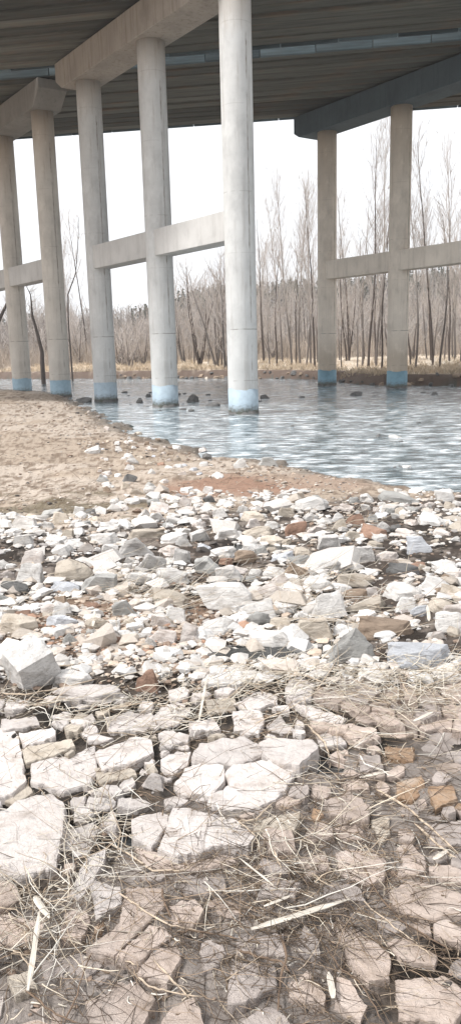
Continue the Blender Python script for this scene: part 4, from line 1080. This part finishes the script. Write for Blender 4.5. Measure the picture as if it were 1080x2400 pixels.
# ------------------------------------------------------------------ trees
def rnd_perp(d, q):
    a = Vector((q.gauss(0, 1), q.gauss(0, 1), q.gauss(0, 1))); a = a - a.project(d); return a.normalized()
def grow(p, d, L, r, q, k=5, wob=.12, up=.15, r_end=.3):
    pts = [p.copy()]; rr = [r]; d = d.normalized()
    for i in range(k):
        d = (d + rnd_perp(d, q) * wob + Vector((0, 0, up))).normalized(); p = p + d * (L / k); pts.append(p.copy()); rr.append(r * (1 - (1 - r_end) * (i + 1) / k))
    return pts, rr
def tree_proto(kind, seed, H):
    q = random.Random(seed); TP, TR, BP, BRr = [], [], [], []
    def add(Pl, Rl, pts, rr): Pl.append(np.array([list(v) for v in pts])); Rl.append(np.array(rr))
    if kind == 'poplar':
        pts, rr = grow(Vector((0, 0, -.3)), Vector((q.uniform(-.05, .05), q.uniform(-.05, .05), 1)), H, .10 * H / 14, q, 14, .035, .05, .14); add(TP, TR, pts, rr)
        nb = int(44 * H / 14)
        for b in range(nb):
            t = q.uniform(.20, .97) ** .85; i = min(int(t * 14), 13); base = pts[i].lerp(pts[i + 1], q.random()); az = q.uniform(0, math.tau)
            sl = q.uniform(.32, .75); d = Vector((math.cos(az) * sl, math.sin(az) * sl, 1)); L = H * q.uniform(.12, .26) * (1.15 - .7 * abs(t - .45)); r0 = .042 * (1.15 - t)
            bp, br = grow(base, d, L, max(r0 * .75, .012), q, 5, .10, .12, .25); add(BP, BRr, bp, br)
            for _ in range(q.randint(8, 11)):
                j = q.randint(1, 4); d2 = ((bp[j + 1] - bp[j]).normalized() + rnd_perp(d.normalized(), q) * .55 + Vector((0, 0, .25)))
                p2, r2 = grow(bp[j], d2, L * q.uniform(.25, .5), .0075, q, 3, .14, .1, .45); add(BP, BRr, p2, r2)
    elif kind == 'thin':
        pts, rr = grow(Vector((0, 0, -.3)), Vector((q.uniform(-.12, .12), q.uniform(-.1, .1), 1)), H, .085 * H / 10, q, 10, .06, .04, .15); add(TP, TR, pts, rr)
        for b in range(20):
            t = q.uniform(.3, .96); i = min(int(t * 10), 9); base = pts[i].lerp(pts[i + 1], q.random()); az = q.uniform(0, math.tau); d = Vector((math.cos(az) * .6, math.sin(az) * .6, 1))
            L = H * q.uniform(.1, .25); bp, br = grow(base, d, L, .02, q, 4, .14, .1, .35); add(BP, BRr, bp, br)
            for _ in range(4):
                j = q.randint(1, 3); p2, r2 = grow(bp[j], (bp[j + 1] - bp[j]).normalized() + rnd_perp(d.normalized(), q) * .6, L * .4, .010, q, 3, .14, .05, .5); add(BP, BRr, p2, r2)
    elif kind == 'willow':
        for sstem in range(q.randint(3, 5)):
            az = q.uniform(0, math.tau); lean = q.uniform(.12, .5)
            pts, rr = grow(Vector((q.uniform(-.2, .2), q.uniform(-.2, .2), -.3)), Vector((math.cos(az) * lean, math.sin(az) * lean, 1)), H * q.uniform(.7, 1), .11, q, 10, .09, .03, .15); add(TP, TR, pts, rr)
            for b in range(15):
                i = q.randint(2, 9); d = (pts[i + 1] - pts[i]).normalized() + rnd_perp(Vector((0, 0, 1)), q) * .7; L = H * q.uniform(.15, .32)
                bp, br = grow(pts[i], d, L, .032, q, 5, .15, .1, .3); add(BP, BRr, bp, br)
                for _ in range(6):
                    j = q.randint(1, 4); p2, r2 = grow(bp[j], (bp[j + 1] - bp[j]).normalized() + rnd_perp(d.normalized(), q) * .7, L * q.uniform(.3, .5), .012, q, 3, .16, .08, .45); add(BP, BRr, p2, r2)
    elif kind == 'bush':
        for sstem in range(12):
            az = q.uniform(0, math.tau); lean = q.uniform(.1, .8)
            pts, rr = grow(Vector((q.uniform(-.3, .3), q.uniform(-.3, .3), -.1)), Vector((math.cos(az) * lean, math.sin(az) * lean, 1)), H * q.uniform(.6, 1), .04, q, 6, .14, .03, .2); add(TP, TR, pts, rr)
            for b in range(9):
                i = q.randint(1, 5); d = (pts[i + 1] - pts[i]).normalized() + rnd_perp(Vector((0, 0, 1)), q) * .8; bp, br = grow(pts[i], d, H * q.uniform(.15, .35), .016, q, 4, .18, .05, .4); add(BP, BRr, bp, br)
    V, Fq, _ = tubes(TP, TR, None, 7); t = mesh_np('trunk', V, Fq, True)
    V, Fq, _ = tubes(BP, BRr, None, 3); c = mesh_np('crown', V, Fq, True)
    return t, c
TPR = {'poplar': [tree_proto('poplar', i, 14) for i in range(5)], 'thin': [tree_proto('thin', 30 + i, 10) for i in range(5)], 'willow': [tree_proto('willow', 60 + i, 8) for i in range(4)], 'bush': [tree_proto('bush', 90 + i, 3) for i in range(3)]}
BASEH = {'poplar': 14, 'thin': 10, 'willow': 8, 'bush': 3}
TMC = {}
def tree(kind, i, loc, H, tm, bmx, rz, lean=(0, 0)):
    i %= len(TPR[kind]); key = (kind, i, tm, bmx)
    if key not in TMC:
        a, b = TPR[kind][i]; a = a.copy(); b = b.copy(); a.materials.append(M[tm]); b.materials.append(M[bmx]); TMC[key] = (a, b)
    nm = {'poplar': 'poplar_tree', 'thin': 'slender_tree', 'willow': 'spreading_tree', 'bush': 'bare_bush'}[kind]
    root = empty(nm, loc, rz); root.rotation_euler = (lean[0], lean[1], rz); s_ = H / BASEH[kind]; w_ = s_ ** .7 * .9 + .1; root.scale = (w_, w_, s_)
    link('trunk', TMC[key][0], None, root); link('crown', TMC[key][1], None, root); return root
def horizon(x): return 811.18 - .0259 * (x - 540)
treeL = []
def tree_px(x, yb, yt, kind, tm='trunk', bmx='branch', lean=(0, 0), rd=random):
    P = G(x, yb)
    if P is None or P.y < 45: return
    mpp = depth_of(P) / F; H = (yb - yt) * mpp; o = tree(kind, rd.randrange(5), P - Vector((0, 0, .1)), H, tm, bmx, rd.uniform(0, 6.28) if lean == (0, 0) else rd.uniform(-.3, .3), lean)
    treeL.append([o, x, yb, kind, H]); return o
rd = random.Random(77)
FRONT = [ # trunk foot x, foot y, top y, kind
 (618,848,520,'thin'),(632,858,610,'poplar'),(648,858,560,'thin'),(662,850,500,'poplar'),(684,860,445,'poplar'),(693,852,600,'thin'),(704,855,470,'poplar'),(716,860,560,'thin'),(728,856,455,'poplar'),(738,862,450,'poplar'),(742,848,640,'thin'),
 (800,862,700,'thin'),(812,846,560,'thin'),(818,845,470,'poplar'),(836,862,640,'thin'),(848,858,480,'thin'),(862,864,345,'poplar'),(878,850,560,'thin'),(880,858,322,'poplar'),(893,866,520,'thin'),
 (962,858,560,'thin'),(972,862,440,'poplar'),(1000,842,560,'thin'),(1014,856,350,'poplar'),(1028,862,470,'thin'),(1040,842,600,'thin'),(1052,846,500,'thin'),(1066,840,370,'poplar'),(1078,850,390,'poplar'),
 (415,857,700,'thin'),(436,850,640,'willow'),(455,854,680,'thin'),(470,858,610,'willow'),(488,852,690,'thin'),(508,862,585,'willow'),(520,858,600,'poplar'),(527,866,590,'willow'),
 (278,856,745,'willow'),(292,858,770,'bush'),(305,862,740,'willow'),(322,852,775,'bush'),(336,857,730,'willow'),(345,850,720,'thin'),
 (176,852,730,'willow'),(186,856,725,'thin'),(196,854,720,'willow'),(205,848,520,'thin'),(163,850,505,'poplar'),(10,842,760,'bush'),(24,846,750,'bush'),(52,842,735,'thin'),(82,846,700,'willow'),(110,850,720,'thin')]
for x, yb, yt, kd in FRONT:
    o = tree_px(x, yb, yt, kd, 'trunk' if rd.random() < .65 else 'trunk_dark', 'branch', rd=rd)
NFRONT = len(treeL)
for _ in range(58):
    x = rd.uniform(-25, 1105); yb = rd.choice([834, 838, 842, 846]) + rd.uniform(-3, 3)
    top = np.interp(x, [0, 200, 350, 420, 600, 760, 900, 1080], [740, 710, 740, 690, 600, 620, 560, 520]) + rd.uniform(-50, 130)
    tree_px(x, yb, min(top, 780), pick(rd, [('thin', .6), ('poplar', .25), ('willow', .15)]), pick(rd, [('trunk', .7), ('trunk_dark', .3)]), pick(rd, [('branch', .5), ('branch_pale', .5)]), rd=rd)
gaps = [(-60, 40, 'left of the leftmost column'), (40, 142, 'between the two grey left columns'), (142, 247, 'between the left grey and left white columns'), (247, 387, 'between the left white and middle white columns'),
        (387, 571, 'between the middle and widest white columns'), (571, 766, 'between the widest column and first tan column'), (766, 927, 'between the two tan columns'), (927, 1200, 'right of the last tan column')]
KN = {'poplar': 'tall bare poplar', 'thin': 'slender bare tree', 'willow': 'spreading bare tree', 'bush': 'bare bush'}
NUM = ['first', 'second', 'third', 'fourth', 'fifth', 'sixth', 'seventh', 'eighth', 'ninth', 'tenth', 'eleventh', 'twelfth', 'thirteenth', 'fourteenth', 'fifteenth', 'sixteenth', 'seventeenth', 'eighteenth', 'nineteenth', 'twentieth', 'twenty-first', 'twenty-second', 'twenty-third', 'twenty-fourth', 'twenty-fifth', 'twenty-sixth', 'twenty-seventh', 'twenty-eighth']
for front in (True, False):
    L = treeL[:NFRONT] if front else treeL[NFRONT:]
    for a, b, ph in gaps:
        for kd in KN:
            S = sorted([t for t in L if a <= t[1] < b and t[3] == kd], key=lambda t: t[1])
            for i, t in enumerate(S):
                tag(t[0], f"{KN[kd]}{'' if front else ' farther back'}, {NUM[i]} from left {ph}", 'bush' if kd == 'bush' else 'tree', 'bare trees on the far bank')
# the dark leaning trunk and the broken bough at the far left
def snag(pxs, r0, r1, dist_y, label, name, stump=False):
    root_p = None; P = []
    for (x, y) in pxs:
        d = ray(x, y); t = dist_y / d.y; P.append(Vector((0, 0, HC)) + d * t)
    base = P[0].copy(); base.z = min(base.z, gz(base.x, base.y))
    o = empty(name, base); A = []
    for i in range(len(P) - 1):
        for j in range(4): A.append(P[i].lerp(P[i + 1], j / 4))
    A.append(P[-1]); A[0] = base; A = np.array([list(p - base) for p in A])
    A[:, 1] += np.sin(np.linspace(0, 2.5, len(A))) * .4
    V, Fq, _ = tubes([A], [np.linspace(r0, r1, len(A))], None, 8); link('trunk', mesh_np('trunk', V, Fq, True), M['trunk_dark'], o)
    qq = random.Random(len(pxs)); BP, BQ = [], []
    for k in range(26):
        i = qq.randint(len(A) // 2, len(A) - 1); d = Vector((qq.gauss(0, 1), qq.gauss(0, 1), qq.uniform(.2, 1.5))); pts, rr = grow(Vector(A[i]), d, qq.uniform(.6, 1.8), .02, qq, 4, .2, .05, .4)
        BP.append(np.array([list(v) for v in pts])); BQ.append(np.array(rr))
    V, Fq, _ = tubes(BP, BQ, None, 3); link('crown', mesh_np('crown', V, Fq, True), M['branch'], o)
    tag(o, label, 'tree', 'bare trees on the far bank'); return o
snag([(100, 856), (98, 825), (86, 780), (74, 740), (72, 715), (70, 690), (60, 668)], .21, .02, 72, 'dark leaning trunk with curved top between the two grey left columns', 'leaning_tree')
snag([(-30, 856), (-18, 800), (-8, 760), (4, 732), (14, 712), (20, 706)], .24, .08, 72, 'thick dark broken bough leaning in at the left edge', 'leaning_tree')
snag([(168, 850), (160, 760), (158, 690), (176, 640), (182, 560), (184, 510)], .09, .015, 76, 'tall thin crooked tree against the sky right of the left grey column', 'crooked_tree')

# woodland on the slope, brushwood and reeds: stuff
def mass(name, label, pts, gen, mat_cols, n=3, mat='bark'):
    ps, rs, cs = [], [], []
    for P in pts:
        for (a, r, c) in gen(P): ps.append(a); rs.append(r); cs.append(c)
    V, Fq, Cq = tubes(ps, rs, cs, n); return tag(link(name, mesh_np(name, V, Fq, False, Cq), M[mat]), label, mat_cols, kind='stuff')
q = random.Random(41)
def g_wood(P):
    H = q.uniform(4.5, 9); out = []; c = np.array([.44, .395, .365]) * q.uniform(.65, 1.2); ln = q.uniform(-.06, .06)
    k = 5; z = np.linspace(0, H, k); out.append((np.stack([P[0] + ln * z, P[1] + 0 * z, P[2] + z], -1), np.linspace(.12, .03, k), c))
    for _ in range(11):
        t = q.uniform(.25, .95); b = np.array([P[0] + ln * t * H, P[1], P[2] + t * H]); az = q.uniform(0, 6.28); L = q.uniform(.8, 2.2) * (1.2 - t * .5)
        d = np.array([math.cos(az) * .7, math.sin(az) * .7, q.uniform(.5, 1.3)]); e = b + d * L; m = (b + e) / 2 + np.array([0, 0, .1]); out.append((np.array([b, m, e]), np.array([.045, .035, .02]), c * q.uniform(.9, 1.25)))
    return out
pts = []
while len(pts) < 2600:
    y = q.uniform(112, 300); x = q.uniform(-.40, .40) * y; pts.append((x, y, 0))
zz = height(np.array([p[0] for p in pts]), np.array([p[1] for p in pts]), False); pts = [(p[0], p[1], z - .1) for p, z in zip(pts, zz)]
mass('hillside_woodland', 'grey brown leafless woodland covering the low hill beyond the river', pts, g_wood, 'woodland')
def g_pine(P):
    H = q.uniform(5, 8.5); out = []; c0 = np.array([.075, .085, .055])
    out.append((np.array([[P[0], P[1], P[2]], [P[0], P[1], P[2] + H]]), np.array([.12, .03]), np.array([.16, .11, .08])))
    for _ in range(46):
        t = q.uniform(.3, 1); az = q.uniform(0, 6.28); R_ = (1.12 - t) * H * .36; b = np.array([P[0], P[1], P[2] + t * H]); L = R_ * q.uniform(.5, 1)
        e = b + np.array([math.cos(az) * L, math.sin(az) * L, q.uniform(-.1, .5)]); out.append((np.array([b, (b + e) / 2 + [0, 0, .08], e]), np.array([.08, .24, .10]), c0 * q.uniform(.6, 1.5)))
    return out
pts = []
for _ in range(650):
    y = q.uniform(215, 300); x = q.uniform(-.36, .36) * y
    if x / y < -.08 and q.random() < .6: continue
    pts.append((x, y, 0))
zz = height(np.array([p[0] for p in pts]), np.array([p[1] for p in pts]), False); pts = [(p[0], p[1], z - .1) for p, z in zip(pts, zz)]
mass('ridge_pines', 'dark olive evergreens along the ridge of the hill', pts, g_pine, 'woodland', 5)
def g_brush(P):
    out = []; c = np.array([.47, .40, .34]) * q.uniform(.55, 1.25)
    for _ in range(7):
        az = q.uniform(0, 6.28); s_ = q.uniform(.05, .5); H = P[3] * q.uniform(.5, 1.1); b = np.array(P[:3]) + np.array([q.gauss(0, .3), q.gauss(0, .3), 0])
        m = b + np.array([math.cos(az) * s_ * H * .4, math.sin(az) * s_ * H * .4, H * .55]); e = m + np.array([math.cos(az) * s_ * H * .6 + q.gauss(0, .15), math.sin(az) * s_ * H * .6, H * .45]); r = .014 + P[1] * .00016
        out.append((np.array([b, m, e]), np.array([r, r * .8, r * .4]), c))
    return out
pts = []
while len(pts) < 1900:
    y = q.uniform(96, 140); x = q.uniform(-.36, .36) * y; pts.append((x, y))
zz = height(np.array([p[0] for p in pts]), np.array([p[1] for p in pts]), False); pts = [(p[0], p[1], z - .05, q.choice((1., 1.5, 2.2, 3.))) for p, z in zip(pts, zz)]
mass('brushwood', 'brown leafless brushwood under the far bank trees', pts, g_brush, 'brushwood')
def g_tuft(P):
    out = []; c = np.array([.74, .61, .46]) * q.uniform(.6, 1.15)
    for _ in range(5):
        az = q.uniform(0, 6.28); b = np.array(P[:3]) + np.array([q.gauss(0, .15), q.gauss(0, .15), 0]); H = q.uniform(.12, .45); e = b + np.array([math.cos(az) * H * .8, math.sin(az) * H * .8, H]); out.append((np.array([b, (b + e) / 2 + [0, 0, .05], e]), np.array([.02, .016, .005]), c))
    return out
pts = []
while len(pts) < 3000:
    x = q.uniform(-26, 26); y0 = float(np.interp(x, [p[0] for p in FAR], [p[1] for p in FAR])); y = y0 + 1.6 + q.expovariate(1 / 9.); pts.append((x, y))
zz = height(np.array([p[0] for p in pts]), np.array([p[1] for p in pts]), True); pts = [(p[0], p[1], z) for p, z in zip(pts, zz)]
mass('dry_grass', 'straw coloured dead grass tufts on the far bank', pts, g_tuft, 'dry grass')

# ------------------------------------------------------------------ haze
hz = bpy.data.materials.new('haze'); hz.use_nodes = True; ht = hz.node_tree; ht.nodes.remove(ht.nodes['Principled BSDF'])
pv = ht.nodes.new('ShaderNodeVolumePrincipled'); pv.inputs['Color'].default_value = (.97, .98, 1, 1); pv.inputs['Density'].default_value = .0006; pv.inputs['Anisotropy'].default_value = .2
ht.links.new(pv.outputs[0], ht.nodes['Material Output'].inputs['Volume'])
bm = bmesh.new(); bmesh.ops.create_cube(bm, size=1); bmesh.ops.scale(bm, vec=(900, 900, 60), verts=bm.verts)
o = link('haze', bm_mesh('haze', bm), hz); o.location = (0, 0, 27.5); tag(o, 'thin pale haze over the river valley', 'haze', kind='stuff')

# ------------------------------------------------------------------ light
SUN_EL, SUN_AZ = R(50), R(250)      # azimuth measured clockwise from +Y: behind the camera, to the left
w = bpy.data.worlds.new("World"); scene.world = w; w.use_nodes = True; nt = w.node_tree; bg = nt.nodes['Background']
sky = nt.nodes.new('ShaderNodeTexSky'); sky.sky_type = 'NISHITA'; sky.sun_disc = False; sky.sun_elevation = SUN_EL; sky.sun_rotation = SUN_AZ
sky.air_density = 1.0; sky.dust_density = 4.0; sky.ozone_density = 1.0
hs = nt.nodes.new('ShaderNodeHueSaturation'); hs.inputs['Saturation'].default_value = .22; hs.inputs['Value'].default_value = 1.0
nt.links.new(sky.outputs[0], hs.inputs['Color']); cl = nt.nodes.new('ShaderNodeMix'); cl.data_type = 'RGBA'; cl.inputs[0].default_value = .75; cl.inputs[7].default_value = (9.0, 9.2, 9.5, 1)   # even cloud cover
nt.links.new(hs.outputs[0], cl.inputs[6]); nt.links.new(cl.outputs[2], bg.inputs['Color']); bg.inputs['Strength'].default_value = .058
sl = bpy.data.lights.new('sun', 'SUN'); sl.energy = 1.5; sl.angle = R(10); sl.color = (1, .98, .95)
so = bpy.data.objects.new('sun', sl); COL.objects.link(so)
dirv = Vector((math.sin(SUN_AZ) * math.cos(SUN_EL), math.cos(SUN_AZ) * math.cos(SUN_EL), math.sin(SUN_EL)))
so.rotation_euler = dirv.to_track_quat('Z', 'Y').to_euler(); so.location = dirv * 50

scene.view_settings.view_transform = 'Standard'; scene.view_settings.look = 'None'; scene.view_settings.gamma = 1; scene.view_settings.exposure = 1.5
scene.render.engine = 'CYCLES'; scene.cycles.max_bounces = 6; scene.cycles.diffuse_bounces = 4
